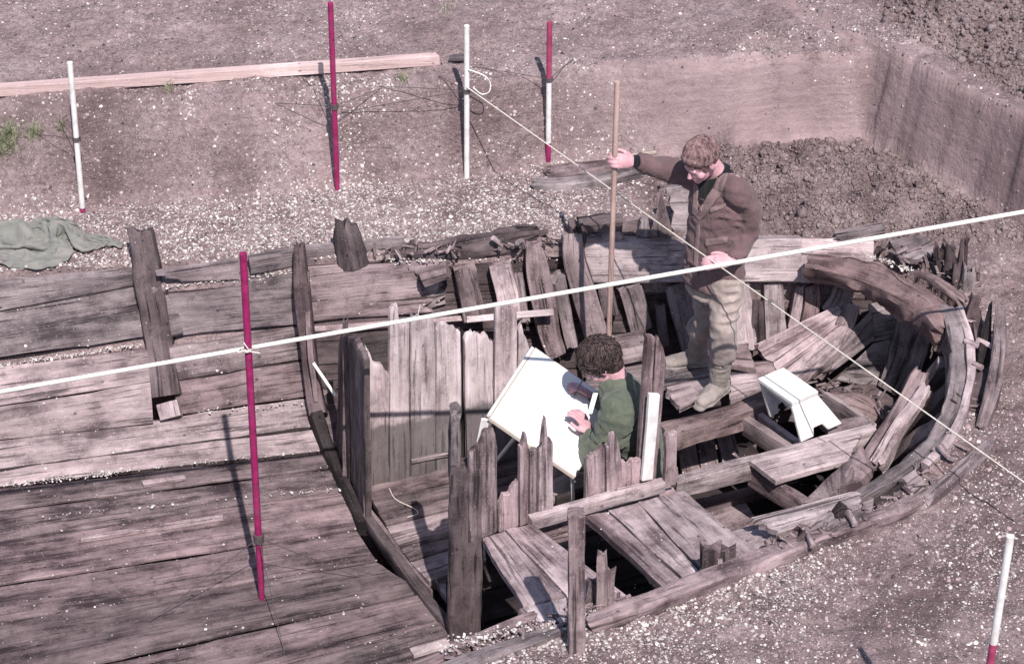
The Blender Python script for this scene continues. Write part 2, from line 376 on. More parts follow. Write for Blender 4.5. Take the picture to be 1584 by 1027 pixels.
def soil_mat(name, c1, c2, c3, speck, damp_dark=False):
    t = NT(name); pos = t.n('NewGeometry').outputs['Position']
    n1 = t.noise(pos, 2.2, 6, .6); n2 = t.noise(pos, 14, 6, .65); n3 = t.noise(pos, 75, 4, .6)
    f = t.math('ADD', t.math('MULTIPLY', n1, .45), t.math('ADD', t.math('MULTIPLY', n2, .35), t.math('MULTIPLY', n3, .3)))
    c = t.ramp(f, [(.40, c1), (.55, c2), (.70, c3)])
    st = t.noise(t.n('VectorMath', {0: pos, 1: (2., 2., 16.)}, operation='MULTIPLY').outputs[0], 2.2, 5, .6)
    c = t.mix(t.ramp(st, [(.35, .35), (.6, 0.)]), c, tuple(x*.7 for x in c1))
    if damp_dark:
        vcol = t.n('SeparateColor', {0: t.n('VertexColor', layer_name='damp_dark').outputs[0]}); sm = vcol.outputs[1]; rgh = t.math('SUBTRACT', 1., sm)
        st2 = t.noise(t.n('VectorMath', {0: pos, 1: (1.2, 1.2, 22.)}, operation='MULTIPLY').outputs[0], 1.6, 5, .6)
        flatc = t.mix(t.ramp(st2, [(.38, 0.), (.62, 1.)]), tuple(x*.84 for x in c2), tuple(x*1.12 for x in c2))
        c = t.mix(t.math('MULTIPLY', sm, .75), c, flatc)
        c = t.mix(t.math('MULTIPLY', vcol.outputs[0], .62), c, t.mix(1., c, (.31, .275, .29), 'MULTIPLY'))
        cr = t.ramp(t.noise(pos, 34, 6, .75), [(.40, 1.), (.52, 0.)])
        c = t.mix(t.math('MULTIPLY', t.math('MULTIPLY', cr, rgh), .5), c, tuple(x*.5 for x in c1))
    vo = t.n('TexVoronoi', {'Vector': pos, 'Scale': 115., 'Randomness': 1.})
    pr = t.n('SeparateColor', {0: vo.outputs['Color']}).outputs[0]
    dens = t.math('SUBTRACT', 1.02, t.math('MULTIPLY', t.ramp(t.noise(pos, 2.6, 5, .7), [(.35, .2), (.65, 1.)]), speck))
    sp = t.math('MULTIPLY', t.ramp(vo.outputs['Distance'], [(.28, 1.), (.42, 0.)]), t.math('GREATER_THAN', pr, dens))
    if damp_dark: sp = t.math('MULTIPLY', sp, rgh)
    c = t.mix(t.math('MULTIPLY', sp, .8), c, (.62, .54, .53))
    t.set('Base Color', c); t.set('Roughness', .95); t.set('Specular IOR Level', .1)
    b = t.bump(n3, t.math('MULTIPLY', rgh, .7) if damp_dark else .7, .014, t.bump(t.noise(pos, 30, 5, .7), t.math('MULTIPLY', t.math('ADD', rgh, .15), .7) if damp_dark else .7, .03, t.bump(n2, .45, .03))); b = t.bump(sp, .4, .006, b)
    t.set('Normal', b); return t.m
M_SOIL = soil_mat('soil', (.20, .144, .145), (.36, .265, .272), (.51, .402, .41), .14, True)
M_CLOD = soil_mat('soil_clod', (.115, .083, .085), (.27, .202, .204), (.44, .35, .353), .34)
t = NT('shells'); ca = t.n('VertexColor', layer_name='tone').outputs[0]; t.set('Base Color', ca); t.set('Roughness', .6); t.set('Specular IOR Level', .3); M_SHELL = t.m
def cloth(name, col, rib=0., nz=.18, patchc=None):
    t = NT(name); pos = t.n('NewGeometry').outputs['Position']
    c = t.ramp(t.noise(pos, 11, 6, .65), [(.3, tuple(x*(1-nz*1.5) for x in col)), (.7, tuple(x*(1+nz) for x in col))])
    if patchc: c = t.mix(t.ramp(t.noise(pos, 9, 5, .7), [(.42, 0.), (.62, .85)]), c, patchc)
    t.set('Base Color', c); t.set('Roughness', .95); t.set('Specular IOR Level', .1); t.set('Sheen Weight', .15)
    h = t.noise(pos, 260, 3)
    b = t.bump(h, .3, .003, t.bump(t.noise(pos, 26, 4, .6), .35, .02)); t.set('Normal', b); return t.m
M_COAT = cloth('corduroy_coat', (.155, .098, .104)); M_LAPEL = cloth('coat_lapel', (.235, .158, .163)); M_TROUSER = cloth('trousers', (.40, .325, .305), patchc=(.25, .195, .185))
M_SWEATER = cloth('dark_sweater', (.014, .015, .018)); M_GREEN = cloth('green_jacket', (.115, .130, .100)); M_SCARF = cloth('pink_collar', (.42, .07, .17))
M_BOOT = cloth('muddy_rubber', (.34, .29, .275), patchc=(.20, .165, .155)); M_TARP = cloth('tarpaulin', (.205, .203, .188), nz=.15, patchc=(.25, .235, .218))
t = NT('skin'); pos = t.n('NewGeometry').outputs['Position']
t.set('Base Color', t.ramp(t.noise(pos, 25, 4), [(.3, (.50, .26, .30)), (.7, (.64, .38, .42))])); t.set('Roughness', .55); t.set('Subsurface Weight', .05); t.set('Subsurface Radius', (.01, .004, .003)); M_SKIN = t.m
def hair_mat(name, c1, c2):
    t = NT(name); pos = t.n('NewGeometry').outputs['Position']
    v = t.n('VectorMath', {0: pos, 1: (30., 30., 12.)}, operation='MULTIPLY').outputs[0]
    n = t.noise(v, 2., 3, .5); t.set('Base Color', t.ramp(n, [(.35, c1), (.65, c2)])); t.set('Roughness', .6); t.set('Specular IOR Level', .3)
    t.set('Normal', t.bump(n, .3, .006)); return t.m
M_HAIR1 = hair_mat('hair_ginger', (.10, .056, .058), (.31, .195, .195)); M_HAIR2 = hair_mat('hair_dark', (.018, .012, .012), (.085, .056, .054))
t = NT('grass'); pos = t.n('NewGeometry').outputs['Position']; t.set('Base Color', t.ramp(t.noise(pos, 20, 2), [(.3, (.17, .19, .11)), (.7, (.36, .35, .24))])); t.set('Roughness', .8); M_GRASS = t.m

# ------------------------------------------------------------------ terrain
OUT = A([P(x, y, 0)[:2] for x, y in [(-500, 466), (-100, 436), (205, 414), (380, 412), (475, 412), (600, 405), (690, 394), (760, 392), (890, 380), (1000, 378), (1360, 378), (1440, 415), (1482, 470), (1497, 560), (1482, 640), (1440, 700), (1395, 755), (1320, 800), (1200, 850), (1100, 884), (1000, 920), (905, 955), (830, 968), (640, 1050), (300, 1190), (-500, 1500)]])
XB = A([P(x, y, 0) for x, y in [(-600, 345), (0, 332), (250, 320), (520, 290), (720, 272), (850, 248), (1000, 246), (1180, 218), (1365, 212), (1700, 205)]])
XC = A([P(x, y, .55) for x, y in [(-600, 175), (0, 155), (300, 150), (700, 128), (1000, 100), (1200, 98), (1365, 92), (1700, 80)]])
def inside(x, y):
    n = len(OUT); r = np.zeros(x.shape, bool); dist = np.full(x.shape, 1e9)
    for i in range(n):
        ax, ay = OUT[i]; bx, by = OUT[(i+1) % n]
        c = ((ay > y) != (by > y)) & (x < (bx-ax)*(y-ay)/(by-ay+1e-12)+ax); r ^= c
        L2 = (bx-ax)**2+(by-ay)**2; t = np.clip(((x-ax)*(bx-ax)+(y-ay)*(by-ay))/L2, 0, 1)
        dist = np.minimum(dist, np.hypot(x-ax-t*(bx-ax), y-ay-t*(by-ay)))
    return r, dist
def lumpmask(x, y):
    d = (x-2.22)*.8+(y-13.14)*.6
    m = sstep(.75, 1.3, x+.3*vnoise(x*2, y*2, s=31))*sstep(11.75, 12.0, y)*sstep(.03, -.06, d)*sstep(.0, -.09, y-np.interp(x, XB[:, 0], XB[:, 1]))
    far = 1.3*sstep(2.2, 2.6, x+.3*vnoise(x*2, y*2, s=32))*sstep(.22, .5, d)
    near = 0*sstep(2.2, 2.6, x)*.35
    return np.maximum(np.maximum(m, far), near)
def hgt(x, y):
    Yb = np.interp(x, XB[:, 0], XB[:, 1])+.05*vnoise(x*2.5, 0*x, s=3)+.02*vnoise(x*9, 0*x, s=4); Yc = np.interp(x, XC[:, 0], XC[:, 1])+.05*vnoise(x*2, 0*x, s=5)
    wall = sstep(.3, 1.3, x)
    t = (y-Yb)/np.maximum(Yc-Yb, .08)
    t = t + (1-wall)*.16*fbm(x*2.2, y*2.2, s=12)
    prof = np.clip(t, 0, 1); prof = prof*(1-.35*(1-wall)) + .35*(1-wall)*sstep(0, 1, t)
    hb = .55*prof + .04*np.clip(t-1, 0, 3)*.5
    d = (x-2.22)*.8+(y-13.14)*.6; s_ = (x-2.22)*.6-(y-13.14)*.8
    cell = _h(np.floor(s_/.13+.4*vnoise(s_*2, y*0, s=8)).astype(np.int64), np.zeros_like(x).astype(np.int64), np.zeros_like(x).astype(np.int64), 5)
    hr = .64*np.clip((d+.008*cell+.018*vnoise(x*5, y*5, s=6)+.004*vnoise(s_*11, x*0, s=9)+.004*fbm(x*19, y*19, o=2, s=10))/.11, 0, 1)
    h = np.maximum(hb, hr)
    hb_ = wall*.035*np.exp(-((y-Yc-.05)/.05)**2)*(1+fbm(x*9, y*9, o=2, s=14)); h = h+np.where(d < .1, hb_, 0)
    flat = 1-((h > .04) & (h < .5))*.5
    n = .022*fbm(x*3.1, y*3.1, o=3, s=21) + flat*.010*fbm(x*17, y*17, o=3, s=22)
    lm = lumpmask(x, y)*flat
    n = n + lm*(.05*fbm(x*6, y*6, o=3, s=23, gain=.55)+.022*fbm(x*19, y*19, o=2, s=24)+.020*np.abs(fbm(x*33, y*33, o=1, s=25)))
    h = h + n
    ins, dist = inside(x, y)
    sd = np.where(ins, dist, -dist)+np.where((x < .6) & (y > 10.8), .05, .02)
    h = np.where(sd > 0, h - np.minimum(1.75, sd*30), h)
    return h
gx = np.concatenate([-np.geomspace(60, 4.2, 22), np.arange(-3.95, 4.2, .021), np.geomspace(4.4, 60, 22)])
gy = np.concatenate([np.linspace(-20, 7.0, 18), np.arange(7.15, 15.2, .021), np.geomspace(15.4, 120, 26)])
XX, YY = np.meshgrid(gx, gy, indexing='ij')
HH = hgt(XX, YY)
idx = np.arange(XX.size).reshape(XX.shape)
q = np.stack([idx[:-1, :-1], idx[1:, :-1], idx[1:, 1:], idx[:-1, 1:]], -1).reshape(-1, 4)
me = mesh(np.stack([XX, YY, HH], -1).reshape(-1, 3), q); me.shade_smooth()
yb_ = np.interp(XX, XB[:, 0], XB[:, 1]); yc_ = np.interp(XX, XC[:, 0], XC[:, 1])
damp_dark = sstep(-.1, .15, YY-yb_)*sstep(.25, -.15, YY-yc_)*(.12+.88*sstep(1.2, -.2, XX))+.75*sstep(11, 10.4, YY)+.45*sstep(11, 11.5, YY)*sstep(0, -.1, YY-yb_)
damp_dark = damp_dark+.8*lumpmask(XX, YY)*(YY > 11.5)
damp_dark = np.clip(damp_dark*(.75+.45*fbm(XX*1.6, YY*1.6, o=4, s=91))+.22*fbm(XX*4, YY*4, o=4, s=92, gain=.65), 0, 1)
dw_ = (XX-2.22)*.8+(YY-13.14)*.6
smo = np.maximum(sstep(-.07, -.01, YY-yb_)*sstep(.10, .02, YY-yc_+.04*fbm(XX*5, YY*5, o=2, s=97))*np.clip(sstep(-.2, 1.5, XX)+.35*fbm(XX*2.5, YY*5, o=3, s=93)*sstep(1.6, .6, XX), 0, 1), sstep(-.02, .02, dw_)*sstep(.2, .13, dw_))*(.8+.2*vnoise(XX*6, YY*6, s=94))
damp_dark = np.clip(damp_dark+.42*sstep(-.02, .02, dw_)*sstep(.25, .15, dw_), 0, 1)  # the right cut wall is set darker through the same mask
da = me.color_attributes.new('damp_dark', 'FLOAT_COLOR', 'POINT'); da.data.foreach_set('color', np.stack([damp_dark, smo, smo, np.ones_like(damp_dark)], -1).astype(np.float32).ravel())
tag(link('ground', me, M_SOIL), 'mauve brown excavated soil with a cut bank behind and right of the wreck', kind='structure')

# ------------------------------------------------------------------ the wreck
W0 = P(700, 780, -1.0)
wr = empty('shipwreck', W0, 'excavated wooden shipwreck with broken bulkheads, frames and rounded stern half filled with planking', 'shipwreck')
# far side of the hold, strake by strake
for cs, m in [
    ([(-60, 441, -.03), (208, 424, -.03), (212, 442, -.13), (-60, 492, -.24)], W_DARK if False else W_GREY),
    ([(-60, 494, -.245), (212, 445, -.135), (222, 521, -.44), (-60, 562, -.47)], W_GREY),
    ([(243, 450, -.12), (270, 447, -.12), (284, 518, -.42), (252, 527, -.44)], W_GREY),
    ([(258, 449, -.11), (466, 424, -.05), (474, 499, -.38), (282, 518, -.43)], W_GREY),
    ([(-60, 576, -.51), (228, 541, -.48), (233, 589, -.65), (-60, 638, -.68)], W_SIDE),
    ([(-60, 640, -.685), (233, 592, -.655), (237, 654, -.83), (-60, 688, -.85)], W_SIDE),
    ([(262, 540, -.46), (472, 504, -.40), (483, 553, -.61), (268, 590, -.65)], W_SIDE),
    ([(268, 593, -.655), (484, 557, -.615), (494, 609, -.81), (276, 643, -.84)], W_MID),
    ([(-60, 691, -.855), (492, 613, -.825), (502, 656, -.92), (-60, 733, -.94)], W_SIDE),
    ([(-60, 736, -.945), (502, 660, -.925), (512, 694, -.995), (-60, 757, -.995)], W_MID)]:
    slab('hull_plank', cs, .05, m, wr, bed=55, jag=(.0, .0))
# floor of the hold
fl = [(-60, 759, 512, 698), (-60, 797, 520, 722), (-60, 846, 533, 757), (-60, 915, 556, 818), (-60, 973, 586, 866), (-60, 1075, 655, 915), (-60, 1160, 690, 962), (-60, 1240, 722, 1006)]
for i in range(len(fl)-1):
    a, b = fl[i], fl[i+1]
    dz_ = -1.0+[.0, .006, -.006, .004, -.004, .008, 0][i]
    slab('floor_plank', [(a[0], a[1]+2.4, dz_), (a[2]-4, a[3]+2, dz_), (b[2]-4, b[3]-1, dz_-.004), (b[0], b[1]-1.5, dz_-.004)], .012, W_FLOOR, wr, bed=60, nv=10, rough=.007)
LOOSE_B = [([(125, 828, -.975), (345, 794, -.975), (345, 800, -.975), (125, 834, -.975)], 'long thin pale batten lying on the dark floor of the hold'), ([(218, 742, -.97), (285, 733, -.97), (287, 738, -.97), (222, 748, -.97)], 'short pale wood piece lying at the seam below the side planks'), ([(633, 1000, -.97), (690, 985, -.97), (697, 996, -.97), (640, 1012, -.97)], 'flat pale offcut on the hold floor near the dark corner post')]
for cs in [[(228, 424, -.04), (700, 390, -.02), (700, 412, -.07), (236, 453, -.11)], [(690, 385, -.02), (905, 372, .0), (905, 392, -.06), (690, 412, -.08)], [(-60, 558, -.50), (232, 520, -.47), (233, 548, -.51), (-60, 582, -.54)], [(246, 520, -.46), (474, 496, -.42), (476, 508, -.44), (250, 545, -.49)]]:
    tag(slab('soil_ledge', cs, .12, M_SOIL, None, rough=.03, nv=9, nu=30), 'shelly soil trapped between the planks', kind='structure')
# frames standing on the far side
def post(name, base, top, w, d, m, parent, jag=(0, .02), lean=0., **k):
    b = P(*base); tp = PY(top[0], top[1], b[1]+lean)
    return beam(name, [b, tp], w, d, m, parent, up=(0, -1, .25), world=True, jag=jag, **k)
fr0 = beam('frame', [(214, 348, .22), (226, 425, .0), (243, 520, -.40), (257, 612, -.70)], [.13, .17, .165, .16], .12, W_DARK, wr, up=(0, -1, .35), jag=(.03, 0), rough=.009, bed=25)
beam('frame_foot', [(257, 622, -.73), (263, 646, -.80)], .13, .08, W_PALE, wr, up=(0, -1, .6))
beam('frame', [(461, 372, .20), (466, 450, -.08), (473, 520, -.38), (483, 600, -.70), (490, 640, -.82)], [.05, .085, .085, .09, .10], .13, W_DARK, wr, up=(0, -1, .3), jag=(.04, 0))
beam('frame', [(473, 420, .0), (478, 520, -.35), (489, 622, -.76)], [.035, .03, .03], .10, W_MID, wr, up=(0, -1, .3))
beam('frame', [(530, 336, .28), (537, 375, .14), (546, 418, -.03)], [.08, .15, .17], .13, W_DARK, wr, up=(0, -1, .3), jag=(.06, 0), rough=.012, corner=.4)
beam('bulkhead_gap_shade', [(490, 636, -.80), (508, 690, -.94), (530, 742, -.97), (562, 806, -.97)], .07, .10, W_BLACK, wr)  # black strip standing in for the shaded gap between side planks and bulkhead
# top edge timbers on the far side
slab('rail_plank', [(238, 428, .03), (372, 405, .05), (375, 432, -.06), (282, 438, -.05)], .05, W_GREY, wr, jag=(.04, .02), bed=40)
beam('rail_plank', [(384, 398, .07), (455, 385, .08), (520, 377, .08)], .06, .10, W_GREY, wr)
beam('rail_plank', [(556, 376, .06), (625, 367, .08)], .06, .08, W_GREY, wr)
slab('wale', [(470, 424, -.03), (688, 400, -.02), (672, 482, -.36), (476, 499, -.38)], .06, W_BOARD, wr, jag=(0, .05), bed=50)
slab('wale', [(640, 424, -.08), (700, 404, -.04), (692, 470, -.33), (660, 480, -.36)], .05, W_GREY, wr, jag=(.03, .06), bed=50)
beam('rotten_rail', [(585, 388, .03), (680, 372, .06), (760, 360, .09), (842, 348, .12)], [.09, .14, .14, .09], .13, W_DARK, wr, rough=.022, jag=(.08, .08), corner=.5, bed=40)
slab('rotten_plank', [(600, 385, .0), (850, 362, .05), (862, 416, -.20), (655, 424, -.16)], .05, W_DARK, wr, rough=.018, jag=(.06, .05), bed=60)
beam('rotten_stump', [(640, 375, .08), (637, 398, -.02), (640, 420, -.10)], [.05, .045, .06], .05, W_DARK, wr, up=(0, -1, .3), jag=(.03, 0), rough=.012)
beam('rotten_stump', [(650, 425, -.06), (690, 412, .0)], [.08, .10], .07, W_MID, wr, rough=.014, corner=.5)
for cs in [[(765, 365, .14), (772, 372, .1), (770, 385, .04)], [(800, 372, .13), (808, 368, .12), (812, 380, .05)]]:
    beam('peg', cs, .03, .03, W_PALE, wr, corner=.5)
# frames between hold and stern along the far side
for pth, w, m in [
    ([(717, 412, -.06), (727, 455, -.24), (735, 500, -.42)], .13, W_MID),
    ([(772, 410, -.05), (784, 455, -.24), (792, 500, -.42)], .13, W_PALE),
    ([(800, 420, -.12), (812, 500, -.45)], .06, W_GREY),
    ([(826, 372, .08), (832, 420, -.10), (842, 470, -.30), (850, 520, -.48), (862, 553, -.60)], [.09, .13, .14, .13, .12], W_MID),
    ([(862, 430, -.14), (872, 480, -.36), (885, 540, -.58)], .08, W_GREY),
    ([(885, 360, .13), (888, 400, -.02), (902, 450, -.24), (917, 500, -.44), (925, 530, -.56)], [.10, .12, .15, .15, .14], W_MID),
    ([(935, 440, -.22), (945, 490, -.42)], .09, W_DARK),
    ([(972, 442, -.24), (983, 475, -.40), (992, 512, -.56)], .135, W_GREY),
    ([(1047, 438, -.24), (1056, 485, -.42), (1072, 540, -.62)], .14, W_MID),
    ([(1020, 470, -.35), (1028, 540, -.6)], .06, W_DARK),
    ([(1142, 438, -.24), (1148, 485, -.44), (1156, 545, -.64)], .13, W_PALE),
    ([(1172, 462, -.35), (1173, 530, -.6)], .07, W_DARK),
    ([(1197, 437, -.24), (1198, 475, -.40), (1200, 524, -.58)], .125, W_PALE),
    ([(1240, 437, -.24), (1233, 475, -.38), (1226, 508, -.52)], .06, W_PALE),
    ([(1256, 438, -.25), (1258, 470, -.38), (1250, 505, -.52)], .10, W_RED),
    ([(1308, 440, -.25), (1300, 465, -.36), (1284, 488, -.45)], .13, W_GREY)]:
    o = beam('frame', pth, w, .10, m, wr, up=(0, -1, .4), jag=(.02, .01), bed=15, rough=.007)
# broken frame heads that rise above the rail
beam('frame_head', [(889, 350, .18), (893, 372, .08), (890, 405, -.04)], [.06, .10, .09], .08, W_DARK, wr, up=(0, -1, .3), jag=(.05, 0), rough=.016, corner=.5)
beam('frame_head', [(893, 342, .16), (930, 335, .18), (962, 333, .17)], [.07, .10, .08], .10, W_DARK, wr, rough=.016, corner=.5)
beam('frame_head', [(935, 333, .17), (945, 352, .10), (950, 373, .02)], [.07, .10, .13], .08, W_MID, wr, up=(0, -1, .3), jag=(.03, 0))
slab('frame_head', [(1021, 306, .30), (1042, 366, .03), (1004, 366, .03), (1012, 340, .14)], .06, W_MID, wr, jag=(.0, 0))
slab('frame_head', [(1003, 338, .14), (1006, 368, .02), (984, 366, .03), (992, 344, .12)], .06, W_GREY, wr)
slab('hull_plank', [(1030, 292, .28), (1082, 284, .30), (1085, 370, -.02), (1040, 366, .0)], .05, W_GREY, wr, jag=(.02, .02))
slab('hull_plank', [(955, 345, .08), (1000, 340, .09), (1002, 372, -.02), (952, 375, -.02)], .04, W_DARK, wr)
# hull planking behind the frames
hz = [0, -.25, -.5, -.78, -1.08, -1.4]; ins_ = [-.03, -.02, .02, .11, .30, .62]
ol = OUT[4:23]
olc = catmull(np.concatenate([ol, np.zeros((len(ol), 1))], 1), 90)[:, :2]
tg = np.gradient(olc, axis=0); tg /= np.linalg.norm(tg, axis=1, keepdims=True); inn = np.stack([tg[:, 1], -tg[:, 0]], 1)
cen = A([P(1050, 650, 0)[0], P(1050, 650, 0)[1]])
for _ in range(1):
    if np.mean(np.sum(inn*(cen-olc), 1)) < 0: inn = -inn
for r in range(5):
    for a, b in ((0, 24), (23, 46), (45, 68), (67, 90)):
        rows = []
        for kk in range(5):
            f = kk/4; z = hz[r]+(hz[r+1]-hz[r])*f + (.008 if kk == 4 else 0); off = ins_[r]+(ins_[r+1]-ins_[r])*f
            p = olc[a:b]+inn[a:b]*off; rows.append(np.concatenate([p, np.full((b-a, 1), z-.03)], 1))
        if r < 4: patch('hull_plank', np.stack(rows, 1), .04, W_DARK, wr, towards=(0, 0, 1))
# bottom planks under cabin and stern
ax_a = nrm(P(720, 722, -1)-P(567, 757, -1)); ax_b = A([ax_a[1], -ax_a[0], 0])
o0 = P(565, 790, -1.0); o0[2] = -1.38
for i in range(9):
    a = o0 + ax_b*(-.55+i*.26)+ax_a*(.05+.05*(i % 3)); l = 3.0-.12*abs(i-4)**1.3
    slab('bottom_plank', [a, a+ax_a*l, a+ax_a*l+ax_b*.245, a+ax_b*.245], .05, W_BLACK, wr, world=True, bed=30)
# wale plank on the far side of the stern (pale), its top edge level with the ground
slab('wale', [(902, 378, .03), (1246, 369, .03), (1246, 437, -.22), (906, 438, -.22)], .10, W_PALE, wr, rough=.005, rnd=.012, nv=11)
slab('wale', [(1240, 370, .03), (1352, 373, .03), (1350, 436, -.21), (1240, 438, -.215)], .08, W_PALE, wr, rough=.005)
# breast timbers of the rounded stern
beam('stern_timber', [(1243, 404, .0), (1292, 411, .03), (1345, 424, .05), (1400, 448, .06), (1442, 474, .06), (1470, 512, .05)], [.10, .13, .17, .195, .19, .14], .16, W_RED, wr, up=(0, -.45, 1), rough=.026, jag=(.03, .03), corner=.25, bed=20, seg=.03)
beam('stern_timber', [(1462, 470, .07), (1480, 510, .07), (1486, 560, .06), (1480, 615, .05), (1458, 665, .04), (1420, 705, .03), (1378, 735, .02), (1342, 757, .0), (1310, 778, -.03)], [.09, .13, .12, .115, .10, .09, .085, .085, .07], .14, W_GREY, wr, rough=.013, jag=(.02, .04), corner=.25, bed=20)
beam('stern_timber', [(1484, 474, .08), (1499, 520, .085), (1502, 570, .075), (1493, 625, .06), (1469, 680, .05), (1431, 718, .04)], .045, .16, W_PALE, wr, rough=.006, bed=10)
# inside of the stern
slab('inner_plank', [(1166, 534, -.54), (1296, 471, -.36), (1312, 500, -.42), (1208, 586, -.62)], .07, W_PALE, wr, jag=(.02, .0), rough=.009, nv=10)
slab('inner_plank', [(1206, 584, -.62), (1316, 497, -.42), (1296, 545, -.52), (1238, 600, -.66)], .06, W_PALE, wr, jag=(.02, .0), rough=.009)
beam('frame', [(1318, 470, -.34), (1308, 500, -.42), (1288, 545, -.56), (1262, 582, -.68)], [.09, .11, .10, .08], .10, W_MID, wr, up=(-.3, -1, .6))
for cs in [[(1300, 528, -.5), (1348, 480, -.36), (1352, 525, -.5), (1282, 580, -.66)], [(1345, 470, -.33), (1400, 455, -.28), (1398, 520, -.48), (1348, 530, -.52)], [(1350, 532, -.52), (1398, 522, -.49), (1385, 600, -.72), (1290, 590, -.7)], [(1400, 470, -.3), (1450, 500, -.28), (1430, 590, -.62), (1396, 560, -.58)]]:
    slab('inner_plank', cs, .05, W_GREY, wr)
slab('inner_plank', [(1130, 560, -.6), (1210, 556, -.58), (1240, 600, -.66), (1150, 598, -.64)], .05, W_MID, wr)
slab('inner_plank', [(1240, 602, -.68), (1400, 590, -.72), (1395, 665, -.82), (1220, 650, -.8)], .05, W_DARK, wr)
beam('stern_frame', [(1414, 472, -.12), (1402, 520, -.34), (1388, 570, -.55), (1374, 605, -.70)], [.17, .17, .16, .15], .10, W_GREY, wr, up=(-.5, -.8, .5), rough=.012)
beam('stern_frame', [(1437, 486, -.10), (1427, 530, -.30), (1412, 575, -.50), (1398, 612, -.68)], [.07, .08, .08, .08], .10, W_GREY, wr, up=(-.5, -.8, .5), rough=.010)
beam('stern_frame', [(1452, 560, -.10), (1432, 590, -.28), (1402, 628, -.50), (1368, 668, -.66)], [.08, .09, .09, .08], .10, W_GREY, wr, up=(-.4, -.4, 1), rough=.010)
beam('stern_frame', [(1462, 600, -.08), (1432, 632, -.26), (1395, 665, -.50), (1350, 690, -.66)], [.07, .08, .08, .07], .10, W_DARK, wr, up=(-.2, -.4, 1), rough=.010)
beam('stern_frame', [(1462, 645, -.06), (1420, 672, -.30), (1380, 700, -.55)], [.10, .11, .11], .10, W_MID, wr, up=(0, -.6, 1), rough=.010)
beam('stern_frame', [(1428, 565, -.12), (1412, 592, -.18), (1380, 650, -.32), (1352, 700, -.42), (1343, 716, -.46)], [.06, .11, .10, .12, .08], .10, W_MID, wr, up=(-.4, -.6, 1), rough=.012, jag=(.04, .05), corner=.35)
beam('stern_frame', [(1436, 590, -.12), (1392, 655, -.28), (1354, 722, -.40)], [.06, .07, .08], .08, W_PALE, wr, up=(-.3, -.5, 1), rough=.010, jag=(.03, .04))
# knee with a flared foot
slab('knee', [(1332, 685, -.36), (1352, 722, -.36), (1322, 748, -.36), (1290, 760, -.40)], .06, W_MID, wr, rough=.010, nv=9)
slab('knee', [(1330, 690, -.37), (1318, 752, -.37), (1262, 778, -.42), (1238, 775, -.44)], .06, W_MID, wr, rough=.010, jag=(0, .05))
# beams and joists of the stern floor
beam('beam', [(1043, 741, -.42), (1352, 659, -.42)], .075, .115, W_PALE, wr, rough=.005, bed=10, corner=.12)
beam('beam', [(1026, 664, -.50), (1120, 637, -.50), (1187, 613, -.50)], .11, .13, W_RED, wr, rough=.009, bed=20)
for pth, w in [([(1163, 722, -.47), (1250, 775, -.47)], .05), ([(1153, 644, -.55), (1222, 689, -.52)], .055), ([(1176, 640, -.56), (1240, 687, -.53)], .035), ([(1277, 606, -.50), (1354, 655, -.47)], .03)]:
    beam('joist', pth, w, .12, W_MID if w > .04 else W_PALE, wr, rough=.004, corner=.1)
slab('floor_plank', [(1265, 652, -.50), (1345, 640, -.47), (1350, 655, -.47), (1290, 680, -.48)], .03, W_MID, wr, jag=(.01, .01))
beam('floor_timber', [(1276, 610, -.60), (1305, 612, -.54), (1340, 622, -.54), (1376, 645, -.62)], [.12, .26, .27, .14], .16, W_RED, wr, rough=.016, corner=.75, jag=(.04, .04))
# deck planks behind and left of the standing person
for cs, m in [([(1028, 608, -.49), (1068, 597, -.49), (1090, 612, -.49), (1051, 631, -.49)], W_PALE),
              ([(1022, 572, -.50), (1120, 553, -.50), (1126, 574, -.50), (1026, 596, -.50)], W_GREY),
              ([(1030, 598, -.50), (1128, 577, -.50), (1134, 600, -.50), (1060, 622, -.50)], W_GREY),
              ([(1128, 574, -.49), (1172, 576, -.49), (1186, 600, -.49), (1128, 618, -.49)], W_PALE),
              ([(1060, 540, -.51), (1160, 530, -.51), (1170, 570, -.51), (1075, 553, -.51)], W_MID),
              ([(944, 520, -.52), (998, 509, -.50), (1003, 548, -.52), (950, 560, -.54)], W_MID),
              ([(1020, 549, -.5), (1078, 560, -.5), (1074, 571, -.5), (1020, 590, -.5)], W_MID),
              ([(900, 560, -.62), (1010, 549, -.62), (1015, 590, -.62), (905, 598, -.64)], W_GREY),
              ([(905, 602, -.64), (1018, 592, -.63), (1020, 640, -.64), (915, 650, -.66)], W_GREY)]:
    slab('deck_plank', cs, .035, m, wr, bed=25, jag=(.01, .01))
beam('beam', [(1006, 570, -.53), (1080, 558, -.53)], .06, .09, W_MID, wr)
for cs in [[(1045, 662, -1.05), (1135, 655, -1.05), (1150, 715, -1.05), (1055, 730, -1.05)]]:
    for i in range(3):
        f0, f1 = i/3, (i+.86)/3; c = [A(x, float) for x in cs]
        slab('bottom_plank', [tuple(c[0]*(1-f0)+c[1]*f0), tuple(c[3]*(1-f0)+c[2]*f0), tuple(c[3]*(1-f1)+c[2]*f1), tuple(c[0]*(1-f1)+c[1]*f1)], .05, W_MID, wr, bed=300)
slab('bottom_plank', [(1095, 790, -.9), (1150, 770, -.9), (1172, 805, -.9), (1110, 835, -.9)], .05, W_MID, wr)
slab('bottom_plank', [(1060, 775, -.85), (1230, 735, -.85), (1235, 746, -.85), (1062, 788, -.85)], .05, W_DARK, wr)

